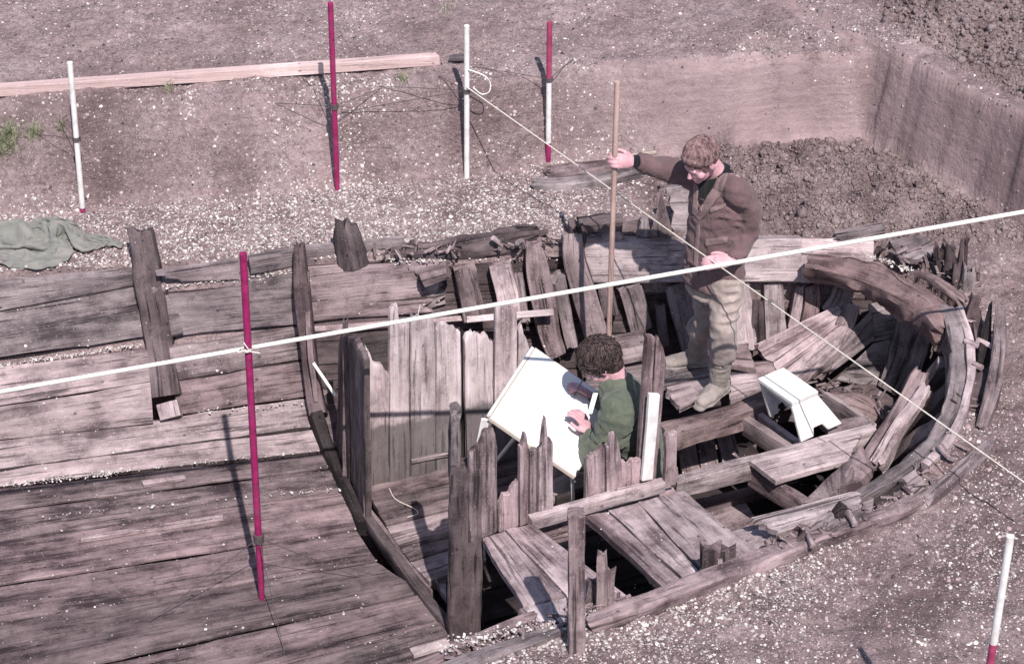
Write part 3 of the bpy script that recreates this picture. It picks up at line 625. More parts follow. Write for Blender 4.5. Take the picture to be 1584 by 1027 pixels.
# far partition of the cabin
a0, a1 = P(567, 757, -1.0), P(720, 722, -1.0); PLF = vplane(a0, a1); PLF2 = vplane(a0, a1, .05)
for base, top, m in [
    ([(566, 757), (602, 752)], [(566, 532), (572, 545), (578, 560), (590, 563), (602, 578)], W_WALL),
    ([(603, 752), (634, 746)], [(603, 556), (604, 474), (616, 471), (617, 500), (634, 500)], W_WALL),
    ([(635, 737), (674, 729)], [(635, 505), (637, 486), (650, 489), (651, 497), (660, 488), (668, 491), (674, 500)], W_WALL),
    ([(675, 729), (714, 721)], [(675, 505), (679, 500), (690, 498), (699, 508), (702, 506), (714, 515)], W_WALL),
    ([(720, 722), (764, 712)], [(720, 524), (724, 515), (735, 513), (744, 520), (754, 517), (764, 530)], W_WALL),
    ([(766, 712), (800, 706)], [(766, 476), (770, 468), (790, 470), (799, 478)], W_WALL),
    ([(801, 705), (826, 700)], [(801, 512), (806, 498), (826, 560)], W_WALL),
    ([(827, 700), (862, 693)], [(827, 575), (840, 560), (862, 590)], W_MID)]:
    board('partition_board', base, top, PLF, .028, m, wr, splinter=.012, rough=.003)
board('partition_post', [(713, 724), (720, 722)], [(713, 512), (720, 515)], PLF2, .05, W_BLACK, wr)
slab('sill', [(566, 757), (722, 722), (722, 733), (566, 770)], .06, W_FLOOR, wr, pl=vplane(a0, a1, -.02))
slab('partition_ledge', [(637, 712), (702, 699), (702, 704), (637, 717)], .03, W_GREY, wr, pl=vplane(a0, a1, -.02))
slab('batten', [(478, 504, -.40), (724, 487, -.40), (724, 495, -.42), (478, 513, -.42)], .03, W_PALE, wr)
slab('batten', [(478, 527, -.52), (600, 508, -.5), (600, 520, -.55), (478, 543, -.58)], .03, W_GREY, wr)
slab('hull_plank', [(483, 546, -.60), (521, 540, -.58), (521, 612, -.86), (487, 622, -.88)], .03, W_GREY, wr)
slab('hull_plank', [(489, 626, -.89), (521, 616, -.87), (524, 690, -1.0), (508, 690, -1.0)], .03, W_FLOOR, wr)
slab('hull_plank', [(560, 520, -.5), (720, 500, -.5), (720, 640, -.9), (560, 660, -.9)], .03, W_BLACK, wr)
# transverse bulkhead beside the hold
t0, t1 = P(521, 700, -1.0), P(564, 809, -1.0); PLT = vplane(t0, t1)
if np.dot(PLT[1], A([-1., 0, 0])) < 0: pass
board('bulkhead_board', [(521, 702), (539, 748)], [(521, 545), (523, 514), (530, 517), (539, 522)], PLT, .03, W_DARK, wr)
board('bulkhead_board', [(540, 750), (563, 808)], [(540, 520), (545, 522), (552, 535), (563, 556)], PLT, .03, W_DARK, wr)
post('bulkhead_post', (534, 742, -1.0), (534, 497), .025, .05, W_MID, wr)
post('bulkhead_post', (566, 800, -.98), (565, 545), .022, .04, W_PALE, wr)
# cabin floor, edge beam
cf = [(567, 762, 730, 722), (577, 775, 735, 738), (586, 792, 738, 755), (598, 812, 742, 775), (612, 836, 744, 801), (634, 868, 748, 833), (664, 900, 752, 866)]
for i in range(len(cf)-1):
    a, b = cf[i], cf[i+1]
    slab('floor_plank', [(a[0], a[1]+1, -.985), (a[2], a[3]+1, -.985), (b[2], b[3]-1, -.985), (b[0], b[1]-1, -.985)], .04, [W_FLOOR, W_FLOOR, W_FLOOR, W_PALE, W_MID, W_GREY][i], wr, bed=20)
for i in range(7):
    y0, y1 = 655+i*12, 666+i*12
    slab('floor_plank', [(745, y0+30, -1.0), (1000, y0-25, -1.0), (1003, y1-25, -1.0), (745, y1+30, -1.0)], .04, W_DARK, wr)
beam('edge_beam', [(563, 789, -.97), (628, 880, -.97), (694, 965, -.97)], .055, .09, W_DARK, wr, corner=.1)
beam('edge_beam', [(572, 787, -.985), (634, 872, -.985), (668, 912, -.985)], .02, .07, W_MID, wr, corner=.1)
slab('floor_plank', [(664, 900, -1.02), (690, 892, -1.02), (690, 925, -1.02), (676, 905, -1.02)], .03, W_PALE, wr)
# corner post
pb = P(719, 992, -1.0)
beam('corner_post', [P(719, 992, -1.0), PY(722, 724, pb[1])], .165, .12, W_DARK, wr, up=(0, -1, .2), world=True, jag=(0, .03), rough=.009, corner=.15)
beam('corner_post', [P(698, 985, -1.0)+A([0, .03, 0]), PY(705, 640, pb[1]+.03)], .055, .12, W_GREY, wr, up=(0, -1, .2), world=True, jag=(0, .05), rough=.008)
# near partition (broken off)
b0, b1 = P(745, 830, -.30), P(1030, 748, -.30); PLN = vplane(b0, b1); PLN_ = lambda o: vplane(b0, b1, o)
for base, top, m, o in [
    ([(727, 840), (770, 824)], [(727, 700), (733, 692), (742, 690), (748, 672), (759, 657), (765, 658), (770, 690)], W_BOARD, 0),
    ([(772, 824), (803, 814)], [(772, 778), (777, 770), (779, 765), (790, 760), (796, 748), (803, 742)], W_BOARD, 0),
    ([(804, 814), (817, 810)], [(804, 690), (808, 680), (811, 663), (816, 672), (817, 700)], W_BOARD, 0),
    ([(821, 810), (832, 807)], [(821, 700), (826, 690), (832, 695)], W_MID, .02),
    ([(834, 812), (856, 806)], [(834, 690), (838, 685), (841, 660), (844, 642), (847, 650), (849, 690), (853, 668), (855, 672), (856, 690)], W_PALE, -.01),
    ([(908, 776), (937, 768)], [(908, 712), (914, 702), (922, 704), (928, 694), (937, 690)], W_BOARD, 0),
    ([(938, 768), (961, 761)], [(938, 690), (944, 688), (946, 668), (950, 665), (956, 680), (961, 708)], W_BOARD, 0),
    ([(962, 761), (996, 751)], [(962, 712), (972, 716), (984, 712), (992, 710), (996, 714)], W_BOARD, 0),
    ([(984, 752), (1000, 748)], [(997, 560), (1000, 516), (1008, 512), (1013, 518)], W_BOARD, .03),
    ([(1001, 748), (1016, 744)], [(1014, 530), (1018, 519), (1026, 535), (1031, 560)], W_BOARD, .03),
    ([(1027, 752), (1045, 748)], [(1029, 672), (1032, 664), (1037, 668), (1047, 662)], W_BOARD, 0)]:
    board('partition_board', base, top, PLN_(o), .026, m, wr, splinter=.018)
tag(slab('white_lath', [(995, 745), (1005, 610), (1021, 611), (1011, 742)], .02, M_WHITE, None, pl=PLN_(-.035)), 'white painted lath standing against the tall broken board behind the green jacket', 'lath')
beam('partition_rail', [(820, 800, -.24), (925, 769, -.24), (1026, 741, -.24)], .055, .07, W_PALE, wr, corner=.12, rough=.004)
slab('partition_rail', [(826, 822), (1046, 760), (1048, 786), (826, 842)], .04, W_BOARD, wr, pl=PLN_(.02))
slab('partition_rail', [(772, 842), (905, 800), (905, 826), (772, 872)], .04, W_BOARD, wr, pl=PLN_(.035))
slab('partition_board', [(862, 770), (905, 758), (905, 800), (862, 815)], .02, W_BLACK, wr, pl=PLN_(.25))
# benches of transverse planks on the near side
for cs, m in [
    ([(745, 832, -.28), (812, 938, -.17), (876, 922, -.15), (781, 821, -.28)], W_PALE),
    ([(782, 820, -.28), (880, 925, -.15), (978, 930, -.12), (823, 811, -.28)], W_PALE),
    ([(905, 796, -.28), (1032, 910, -.08), (1054, 894, -.08), (939, 789, -.28)], W_BOARD),
    ([(940, 789, -.28), (1055, 894, -.085), (1081, 884, -.08), (986, 777, -.28)], W_PALE),
    ([(988, 777, -.28), (1084, 880, -.08), (1172, 850, -.07), (1056, 760, -.28)], W_PALE)]:
    slab('bench_plank', cs, .04, m, wr, bed=40, nv=10, jag=(0, .008))
slab('bench_plank', [(1120, 820, -.18), (1178, 808, -.16), (1218, 832, -.12), (1168, 850, -.1)], .04, W_PALE, wr, jag=(.02, .02))
slab('bench_plank', [(812, 938, -.17), (836, 968, -.14), (876, 968, -.12), (876, 922, -.15)], .05, W_PALE, wr, jag=(.0, .02))
beam('bench_bearer', [(818, 938, -.19), (836, 975, -.17)], .10, .12, W_MID, wr, rough=.012)
# near gunwale
beam('gunwale', [(902, 958, .05), (960, 938, .06), (1050, 905, .07), (1150, 868, .07), (1250, 830, .07), (1350, 798, .07), (1402, 778, .06), (1440, 757, .04)], [.09, .10, .10, .10, .10, .09, .08, .05], .13, W_MID, wr, rough=.009, jag=(.03, .05), bed=25, corner=.2)
beam('gunwale', [(520, 1078, -.02), (640, 1027, -.02), (740, 984, .0), (832, 948, .0)], .045, .12, W_MID, wr, rough=.008, jag=(0, .03), bed=30)
beam('gunwale', [(560, 1092, .0), (700, 1030, .0), (800, 993, .02), (885, 962, .02)], [.10, .10, .09, .06], .12, W_GREY, wr, rough=.012, jag=(0, .03), bed=60)
slab('rotten_plank', [(735, 1000, -.04), (830, 958, -.03), (870, 960, -.03), (780, 1000, -.04)], .05, W_DARK, wr, rough=.012, jag=(.04, .04), bed=300)
slab('rotten_plank', [(560, 1080, -.06), (760, 992, -.06), (790, 995, -.06), (600, 1085, -.06)], .05, W_DARK, wr, rough=.012, jag=(.04, .04), bed=300)
# stumps along the near gunwale
def stump(name, base, top, w, d, m, **k): return post(name, base, top, w, d, m, wr, jag=(0, .018), rough=k.pop('rough', .010), **k)
stump('frame_stump', (931, 945, -.02), (931, 858), .046, .05, W_MID); stump('frame_stump', (944, 940, -.02), (945, 882), .045, .05, W_MID)
stump('frame_stump', (918, 938, -.04), (917, 900), .06, .06, W_DARK, rough=.02)
stump('frame_stump', (1098, 888, -.02), (1100, 850), .09, .07, W_DARK, rough=.016); stump('frame_stump', (1129, 882, -.02), (1128, 850), .085, .07, W_DARK, rough=.016)
stump('frame_stump', (1112, 886, .0), (1113, 866), .03, .03, W_PALE)
beam('frame_stump', [(1150, 870, .03), (1175, 860, .05), (1200, 852, .03)], [.05, .09, .05], .08, W_DARK, wr, rough=.014, corner=.6)
beam('splinter', [(1185, 868, .02), (1240, 838, .06), (1300, 800, .09), (1342, 782, .10)], [.04, .10, .12, .07], .05, W_GREY, wr, rough=.012, jag=(.05, .05))
beam('splinter', [(1210, 835, .02), (1262, 815, .05), (1310, 785, .08)], [.05, .08, .05], .04, W_MID, wr, rough=.010, jag=(.05, .05))
beam('frame_stump', [(1225, 838, .02), (1240, 818, .12), (1252, 822, .06)], [.08, .07, .05], .06, W_DARK, wr, rough=.02, corner=.6)
beam('peg', [(1247, 818, .11), (1258, 842, .10)], .025, .025, W_PALE, wr, corner=.5)
beam('peg', [(1312, 787, .14), (1324, 808, .12)], .03, .03, W_PALE, wr, corner=.5)
beam('frame_stump', [(1282, 800, .05), (1302, 782, .14), (1316, 790, .06)], [.09, .08, .06], .07, W_DARK, wr, rough=.02, corner=.6)
# broken outer shell round the stern
slab('outer_plank', [(1330, 775, .05), (1352, 765, .06), (1372, 815, .0), (1335, 820, .0)], .05, W_GREY, wr, rough=.014, jag=(.02, .03))
slab('outer_plank', [(1352, 772, .02), (1400, 742, .03), (1412, 772, -.05), (1372, 812, -.05)], .04, W_BLACK, wr, rough=.014)
slab('outer_plank', [(1392, 742, .05), (1420, 722, .06), (1436, 752, .0), (1412, 775, .0)], .04, W_GREY, wr, rough=.012, jag=(.02, .02))
slab('outer_plank', [(1438, 722, .0), (1480, 680, .0), (1492, 690, -.06), (1450, 745, -.06)], .04, W_BLACK, wr, rough=.014)
beam('outer_plank', [(1454, 686, .10), (1470, 703, .08), (1475, 706, .06)], .04, .03, W_PALE, wr, rough=.008)
beam('outer_plank', [(1440, 715, .05), (1462, 735, .0)], .05, .05, W_RED, wr, rough=.012, jag=(.02, .02))
beam('outer_timber', [(1505, 470, .03), (1520, 540, .04), (1515, 600, .03), (1495, 660, .0), (1475, 690, .0)], [.07, .09, .09, .08, .06], .12, W_DARK, wr, rough=.025, jag=(.05, .05), corner=.5)
beam('outer_timber', [(1548, 463, .22), (1546, 520, .18), (1540, 580, .14), (1528, 630, .08), (1516, 664, .02)], [.04, .075, .075, .07, .05], .06, W_MID, wr, rough=.008, jag=(.05, .03), bed=10)
slab('outer_plank', [(1535, 465, .16), (1520, 560, .08), (1510, 585, .02), (1532, 560, .06)], .03, W_BLACK, wr)
for pth in [[(1494, 524, .10), (1516, 533, .10)], [(1512, 522, .12), (1538, 533, .12)], [(1498, 556, .09), (1520, 566, .09)]]:
    beam('peg', pth, .028, .028, W_PALE, wr, corner=.5)
beam('outer_timber', [(1412, 416, .08), (1440, 424, .10), (1470, 446, .10), (1498, 470, .06)], [.035, .05, .06, .04], .05, W_RED, wr, rough=.008, jag=(.03, .03))
slab('outer_plank', [(1376, 372, .04), (1432, 362, .06), (1440, 372, .05), (1392, 398, .02)], .04, W_GREY, wr, rough=.008)
slab('outer_plank', [(1395, 398, .03), (1442, 374, .06), (1462, 382, .06), (1420, 402, .03)], .04, W_GREY, wr, rough=.008)
for (x, y, xt, yt, w, m) in [(1452, 425, 1456, 378, .05, W_DARK), (1466, 430, 1470, 372, .06, W_DARK), (1480, 448, 1484, 400, .05, W_DARK), (1496, 455, 1502, 410, .07, W_GREY), (1488, 420, 1492, 365, .05, W_DARK), (1506, 440, 1512, 418, .06, W_MID), (1500, 500, 1512, 455, .05, W_DARK), (1440, 410, 1436, 398, .06, W_DARK)]:
    post('outer_stump', (x, y, -.02), (xt, yt), w, .05, m, wr, jag=(0, .06), rough=.014)

# ------------------------------------------------------------------ loose timbers
def loose(o, label, cat, group=None): return tag(o, label, cat, group)
for cs, lb in LOOSE_B: loose(slab('loose_batten', cs, .02, W_PALE), lb, 'batten')
loose(slab('loose_plank', [(1160, 713, -.40), (1335, 669, -.38), (1314, 712, -.39), (1199, 743, -.40)], .03, W_PALE, None, nv=10, jag=(0, .01)), 'pale sawn plank lying flat across the beam in front of the white stool', 'plank')
loose(slab('broken_plank', [(1160, 801, -.02), (1330, 756, .03), (1338, 780, .03), (1196, 826, -.02)], .035, W_PALE, None, nv=12, jag=(.035, .015), rough=.006), 'pale broken plank with ragged left end beside the near gunwale', 'plank')
loose(slab('loose_batten', [(722, 489, -.30), (856, 478, -.26), (857, 488, -.29), (722, 499, -.33)], .03, W_PALE, None), 'thin loose batten propped against the frames behind the drawing board', 'batten')
loose(flatbox('scaffold_plank', [P(-80, 134, .63), P(673, 81, .63), P(680, 87, .63), P(-80, 141, .63)], .065, W_NEW, None), 'long clean pinkish new plank lying along the top of the bank', 'plank')
loose(beam('driftwood', [(842, 266, .06), (880, 260, .08), (930, 250, .09), (985, 238, .10)], [.10, .12, .10, .06], .10, W_MID, None, rough=.014, jag=(.03, .05), corner=.4), 'weathered upper timber at the foot of the bank beside red and white pole', 'timber')
loose(beam('driftwood', [(818, 280, .04), (870, 279, .06), (930, 270, .06), (1000, 258, .05)], [.06, .10, .10, .05], .07, W_GREY, None, rough=.012, jag=(.03, .05), corner=.4), 'weathered lower timber lying in the shells just in front of another', 'timber')
loose(beam('driftwood', [(1288, 362, .07), (1330, 354, .09), (1378, 343, .10)], [.06, .08, .05], .06, W_GREY, None, rough=.01, jag=(.04, .05)), 'grey timber half buried in clods beyond the rounded stern', 'timber')
loose(beam('driftwood', [(1428, 774, .05), (1470, 738, .06), (1512, 700, .06), (1532, 680, .05)], [.06, .065, .06, .05], .05, W_PALE, None, rough=.006, jag=(.02, .03)), 'straight pale timber lying on the soil outside the stern', 'timber')
pb2 = P(893, 1022, -.04)
loose(beam('wooden_stake', [pb2, PY(892, 797, pb2[1])], .076, .07, W_MID, None, up=(0, -1, .2), world=True, jag=(0, .012), rough=.006, corner=.12), 'square upright weathered stake in front of the near gunwale', 'stake')
loose(beam('twig', [(1030-60, 240, .12), (1015, 233, .14)], .018, .018, M_TWIG, None, corner=.5), 'thin dry stick lying on the bank behind the outstretched arm', 'stick')

# ------------------------------------------------------------------ survey gear
def G(px, py, lift=0.):
    """where the view ray of a photograph point meets the terrain"""
    d = D(px, py); t0 = (1.4-HC)/d[2]; t1 = (-.3-HC)/d[2]
    ts = np.linspace(t0, t1, 900); p = CAM[None]+d[None]*ts[:, None]
    h = hgt(p[:, 0], p[:, 1]); k = np.argmax(p[:, 2] < h)
    r = p[k].copy(); r[2] = h[k]+lift; return r
def seg_tube(name, a, b, r0, r1, mat, parent, k=12): return tube(name, [a, b], [r0, r1], mat, parent, k=k, n=3)
def ranging_pole(base, top, sections, ring, feet, label, r=.017, point=False):
    b = A(base, float); t = PY(top[0], top[1], b[1]-.0)
    e = empty('ranging_pole', b, label, 'ranging pole', 'ranging poles marking the survey grid')
    at = lambda f: b+(t-b)*f
    for f0, f1, m in sections:
        seg_tube('pole_section', at(f0), at(f1), r*(.25 if point and f0 == 0 else 1), r, m, e) if not (point and f0 == 0) else tube('pole_section', [at(f0), at(f0+.09), at(f1)], [r*.3, r, r], m, e, k=12, n=12)
    if ring:
        c = at(ring)
        tube('clamp', [at(ring-.012), at(ring+.012)], r*1.5, M_STEEL, e, k=12, n=2)
        for f in feet: tube('stay', [c, A(f, float)], .0022, M_STEEL, e, k=6, n=3)
    return e
ranging_pole(G(128, 328), (108, 97), [(0, .03, M_RED), (.03, 1, M_WHITE)], .50, [G(58, 212, .01), G(92, 190, .01)], 'leaning white ranging pole at the bank foot beside the grey tarpaulin')
ranging_pole(G(522, 294), (511, 5), [(0, 1, M_RED)], .46, [G(469, 124, .01), G(425, 163, .01), G(590, 140, .01)], 'tall all red ranging pole at the bank foot in front of the clean plank', point=True)
poleC = ranging_pole(G(722, 276), (722, 40), [(0, 1, M_WHITE)], .585, [G(586, 136, .01), G(678, 120, .01), G(528, 178, .01)], 'upright all white ranging pole with the white string tied to it')
ranging_pole(G(848, 250), (850, 35), [(0, .135, M_RED), (.135, .58, M_WHITE), (.58, 1, M_DRED)], .60, [G(732, 106, .01), G(887, 94, .01)], 'red and white banded ranging pole at the bank beside the weathered timbers')
ranging_pole(P(405, 925, -1.0), (376, 392), [(0, 1, M_RED)], .19, [P(230, 962, -1), P(556, 893, -1), P(440, 1010, -1)], 'long all red pole standing on the dark floor of the hold', r=.019, point=True)
tf = P(1563, 829, 1.6); bf = A([tf[0]-.01, tf[1], -.02]); zf = (PY(1535, 994, tf[1])[2]-bf[2])/(tf[2]-bf[2])
ranging_pole(bf, (1563, 829), [(0, zf-.31, M_WHITE), (zf-.31, zf, M_DRED), (zf, 1, M_WHITE)], None, [], 'white pole with faded red lower section in the gravel at lower right', r=.0165)
# thick white line tied to the red pole
def colin(A0, B0, px):
    # point of the straight line A0-B0 that appears at photograph column px
    lo, hi = -3., 3.
    for _ in range(60):
        m = (lo+hi)/2; p = A0+(B0-A0)*m; r = p-CAM; x = 792+FPX*r[0]/(r@FW)
        lo, hi = (m, hi) if x < px else (lo, m)
    return A0+(B0-A0)*lo
cA = PY(381, 539, 9.80); cB = PY(1640, 318, 10.15); cL = colin(cA, cB, -60)
tag(tube('levelling_line', [cL, cA, cB], .0115, M_CORD, None, k=10, n=9), 'thick taut white line crossing the whole wreck from left to right', 'line')
kt = empty('line_knot', cA, 'frayed knot tying the thick white line to the red pole', 'knot')
for a, b in [((368, 545), (381, 541)), ((382, 543), (402, 546)), ((384, 540), (377, 530))]:
    tube('loose_end', [PY(a[0], a[1], 9.74), PY(b[0], b[1], 9.74)], .003, M_CORD, kt, k=6, n=3)
tube('loop', [PY(372, 540, 9.78), PY(382, 544, 9.73), PY(391, 538, 9.78)], .007, M_STRING, kt, k=6)
p0 = PY(722, 135, G(722, 276)[1]-.02); p1 = PY(1620, 771, 8.9)
tag(tube('survey_string', [p0, (p0+p1)/2, p1], .0038, M_STRING, None, k=6, n=9), 'thin pale string running from the white pole down past the standing person', 'string')
tag(tube('string_loop', [PY(724, 108, p0[1]), PY(748, 117, p0[1]-.03), PY(758, 128, p0[1]-.02), PY(757, 142, p0[1]-.03), PY(745, 146, p0[1]-.02), PY(732, 136, p0[1]-.02)], .004, M_CORD, None, k=6), 'loose loop of white string hanging on the white pole', 'string')
bl = G(708, 98); tag(beam('string_reel', [bl+A([-.05, 0, .05]), bl+A([.06, -.02, .06])], .05, .03, M_STEEL, None, world=True, corner=.5), 'small dark string reel on the bank beside the white pole', 'reel')
tag(tube('black_cord', [P(712, 377, .02), P(703, 390, -.03), P(699, 402, -.06), P(706, 418, -.13), P(712, 440, -.22), P(722, 452, -.27), P(725, 440, -.22), P(715, 426, -.15), P(708, 412, -.1)], .005, M_BLACKCORD, None, k=6, n=50), 'thin black cord looped over a frame top on the far side', 'cord')
tag(tube('white_rod', [P(481, 556, -.5), P(519, 612, -.66)], .010, M_CORD, None, k=8, n=3), 'short white rod leaning behind the dark transverse bulkhead', 'rod')
tag(tube('frayed_thread', [P(650, 471, .1), P(645, 492, .02), P(638, 510, -.1), P(637, 528, -.2)], .003, M_STRING, None, k=5), 'frayed white thread hanging over the top of the far partition', 'thread')
tag(tube('thin_wire', [P(602, 755, -.975), P(612, 772, -.97), P(640, 786, -.97), P(646, 794, -.97), P(630, 800, -.97)], .003, M_STRING, None, k=5), 'thin curled wire lying on the cabin floor boards', 'wire')

# drawing board
bL, bT, bB = P(757, 646, .07), P(828, 537, .07), P(890, 738, -.22); bR = bT+bB-bL
dn = nrm(np.cross(bB-bL, bT-bL)); dn = dn if dn[2] > 0 else -dn
de = empty('drawing_board', (bL+bR)/2, 'large white drawing board tilted in front of the person in green', 'drawing board')
flatbox('board', [bL, bT, bR, bB], .022, plain('board_edge', (.58, .50, .44), .6, .06), de)
ee = lambda u, v: bL+(bT-bL)*u+(bB-bL)*v+dn*.0035
flatbox('paper', [ee(.008, .012), ee(.985, .012), ee(.985, .988), ee(.008, .988)], .003, M_PAPER, de, bev=.001)
eo = lambda u, v, h: bL+(bT-bL)*u+(bB-bL)*v+dn*h
flatbox('edge_strip', [eo(.02, -.035, .004), eo(.98, -.035, .004), eo(.98, -.004, .004), eo(.02, -.004, .004)], .02, M_WHITE, de)
lo = bL+A([-.0, .02, -.03])
flatbox('leg', [P(744, 649, .04), P(758, 650, .04), P(742, 702, -.20), P(733, 705, -.20)], .02, M_WHITE, de)
tube('leg', [P(800, 673, -.05), P(760, 722, -.62)], .011, M_WHITE, de, k=8, n=3)
tube('leg', [bR-dn*.03, A([bR[0], bR[1], -.62])], .011, M_WHITE, de, k=8, n=3)
tube('leg', [bB-dn*.03+A([0, .1, 0]), A([bB[0], bB[1]+.1, -.62])], .011, M_WHITE, de, k=8, n=3)

# white step stool
def prism(name, pts, vec, mat, parent, bev=.004):
    pts = [A(p, float) for p in pts]; n = len(pts); vec = A(vec, float)
    v = pts+[p+vec for p in pts]
    me = mesh(v, [list(range(n)), list(range(2*n-1, n-1, -1))]+[[i, i+n, (i+1) % n+n, (i+1) % n] for i in range(n)])
    bm = bmesh.new(); bm.from_mesh(me); bmesh.ops.recalc_face_normals(bm, faces=bm.faces)
    if bev: bmesh.ops.bevel(bm, geom=bm.edges[:], offset=bev, segments=1, affect='EDGES')
    bm.to_mesh(me); bm.free(); return link(name, me, mat, parent)
zt = -.20
sa, sc_ = P(1172, 585, zt), P(1263, 603, zt); sdd = P(1226, 623, zt); lx = sdd-sa; lx[2] = 0
l_ = np.linalg.norm(lx); lx = lx/l_; wx = A([-lx[1], lx[0], 0]); wdt = float(np.dot(sc_-sdd, wx)); sb = sa+wx*wdt; sc_ = sdd+wx*wdt
st = empty('step_stool', (sa+sc_)/2+A([0, 0, -.28]), 'small white painted step stool with splayed end panels standing in the stern', 'stool')
flatbox('seat', [sa, sb, sc_, sdd], .022, M_STOOL, st)
def endpanel(tl, tr, bl_, br, back):
    def q(u, t): return (tl*(1-u)+tr*u)*(1-t)+(bl_*(1-u)+br*u)*t+A([0, 0, -.021*(1-t)])
    n_ = nrm(np.cross(br-tl, bl_-tr)); n_ = n_ if np.dot(n_, lx)*back > 0 else -n_
    return prism('end_panel', [q(.01, 0), q(.99, 0), q(1, 1), q(.66, 1), q(.61, .79), q(.38, .79), q(.31, 1), q(0, 1)], n_*.02, M_STOOL, st)
endpanel(sdd-lx*.006, sc_-lx*.006, P(1240, 684, -.435), P(1303, 655, -.43), -1)
eb = P(1189, 644, -.46); endpanel(sa+lx*.006, sb+lx*.006, eb, eb+wx*wdt*1.1-lx*.03, 1)
flatbox('rail', [sa+wx*.03+lx*.03+A([0, 0, -.022]), sdd+wx*.03-lx*.03+A([0, 0, -.022]), sdd+wx*.03-lx*.03+A([0, 0, -.07]), sa+wx*.03+lx*.03+A([0, 0, -.07])], .015, M_STOOL, st)

# tarpaulin: a real cloth, grown while it lies on the ground so that it buckles into folds
nu, nv = 96, 44
u = np.linspace(-75, 220, nu)[:, None]; v = np.linspace(0, 1, nv)[None]
yT = np.interp(u, [-75, 0, 40, 70, 105, 150, 178, 220], [331, 335, 347, 340, 330, 332, 345, 357]); yB = np.interp(u, [-75, 0, 60, 100, 116, 130, 160, 190, 220], [398, 400, 403, 395, 382, 377, 376, 368, 363])
tx = u+0*v; ty = yT*(1-v)+yB*v
rd = FW+A([1, 0, 0])*((tx-792)/FPX)[..., None]+UPV*((513.5-ty)/FPX)[..., None]; pg = CAM+rd*((.03-HC)/rd[..., 2])[..., None]
pg[..., 2] = .07+.06*vnoise(tx/42+ty/30, ty/8, s=44)+.03*vnoise(tx/22-ty/20, ty/5, s=45)
idx = np.arange(nu*nv).reshape(nu, nv); q = np.stack([idx[:-1, :-1], idx[1:, :-1], idx[1:, 1:], idx[:-1, 1:]], -1).reshape(-1, 4)
tp = link('tarpaulin', mesh(pg.reshape(-1, 3), q), M_TARP)
gp = link('tmp_ground', mesh([[-6, 9, .0], [0, 9, .0], [0, 14, .0], [-6, 14, .0]], [[0, 1, 2, 3]])); gp.modifiers.new('c', 'COLLISION'); gp.collision.thickness_outer = .008
cm = tp.modifiers.new('cloth', 'CLOTH'); cs_ = cm.settings; cs_.quality = 6; cs_.mass = .3; cs_.shrink_min = -.34; cs_.tension_stiffness = 12; cs_.compression_stiffness = 12; cs_.shear_stiffness = 5; cs_.bending_stiffness = .03; cs_.air_damping = 3
cm.collision_settings.use_self_collision = True; cm.collision_settings.self_distance_min = .006; cm.collision_settings.distance_min = .006
for fr in range(1, 27): S.frame_set(fr)
m2 = bpy.data.meshes.new_from_object(tp.evaluated_get(bpy.context.evaluated_depsgraph_get())); S.frame_set(1)
bpy.data.objects.remove(gp); bpy.data.objects.remove(tp)
tp = link('tarpaulin', m2, M_TARP, smooth=True)
sm_ = tp.modifiers.new('thickness', 'SOLIDIFY'); sm_.thickness = .004; ss_ = tp.modifiers.new('smooth', 'SUBSURF'); ss_.levels = 1; ss_.render_levels = 1
tag(tp, 'crumpled grey green tarpaulin heaped on the shelly ground at left', 'tarpaulin')

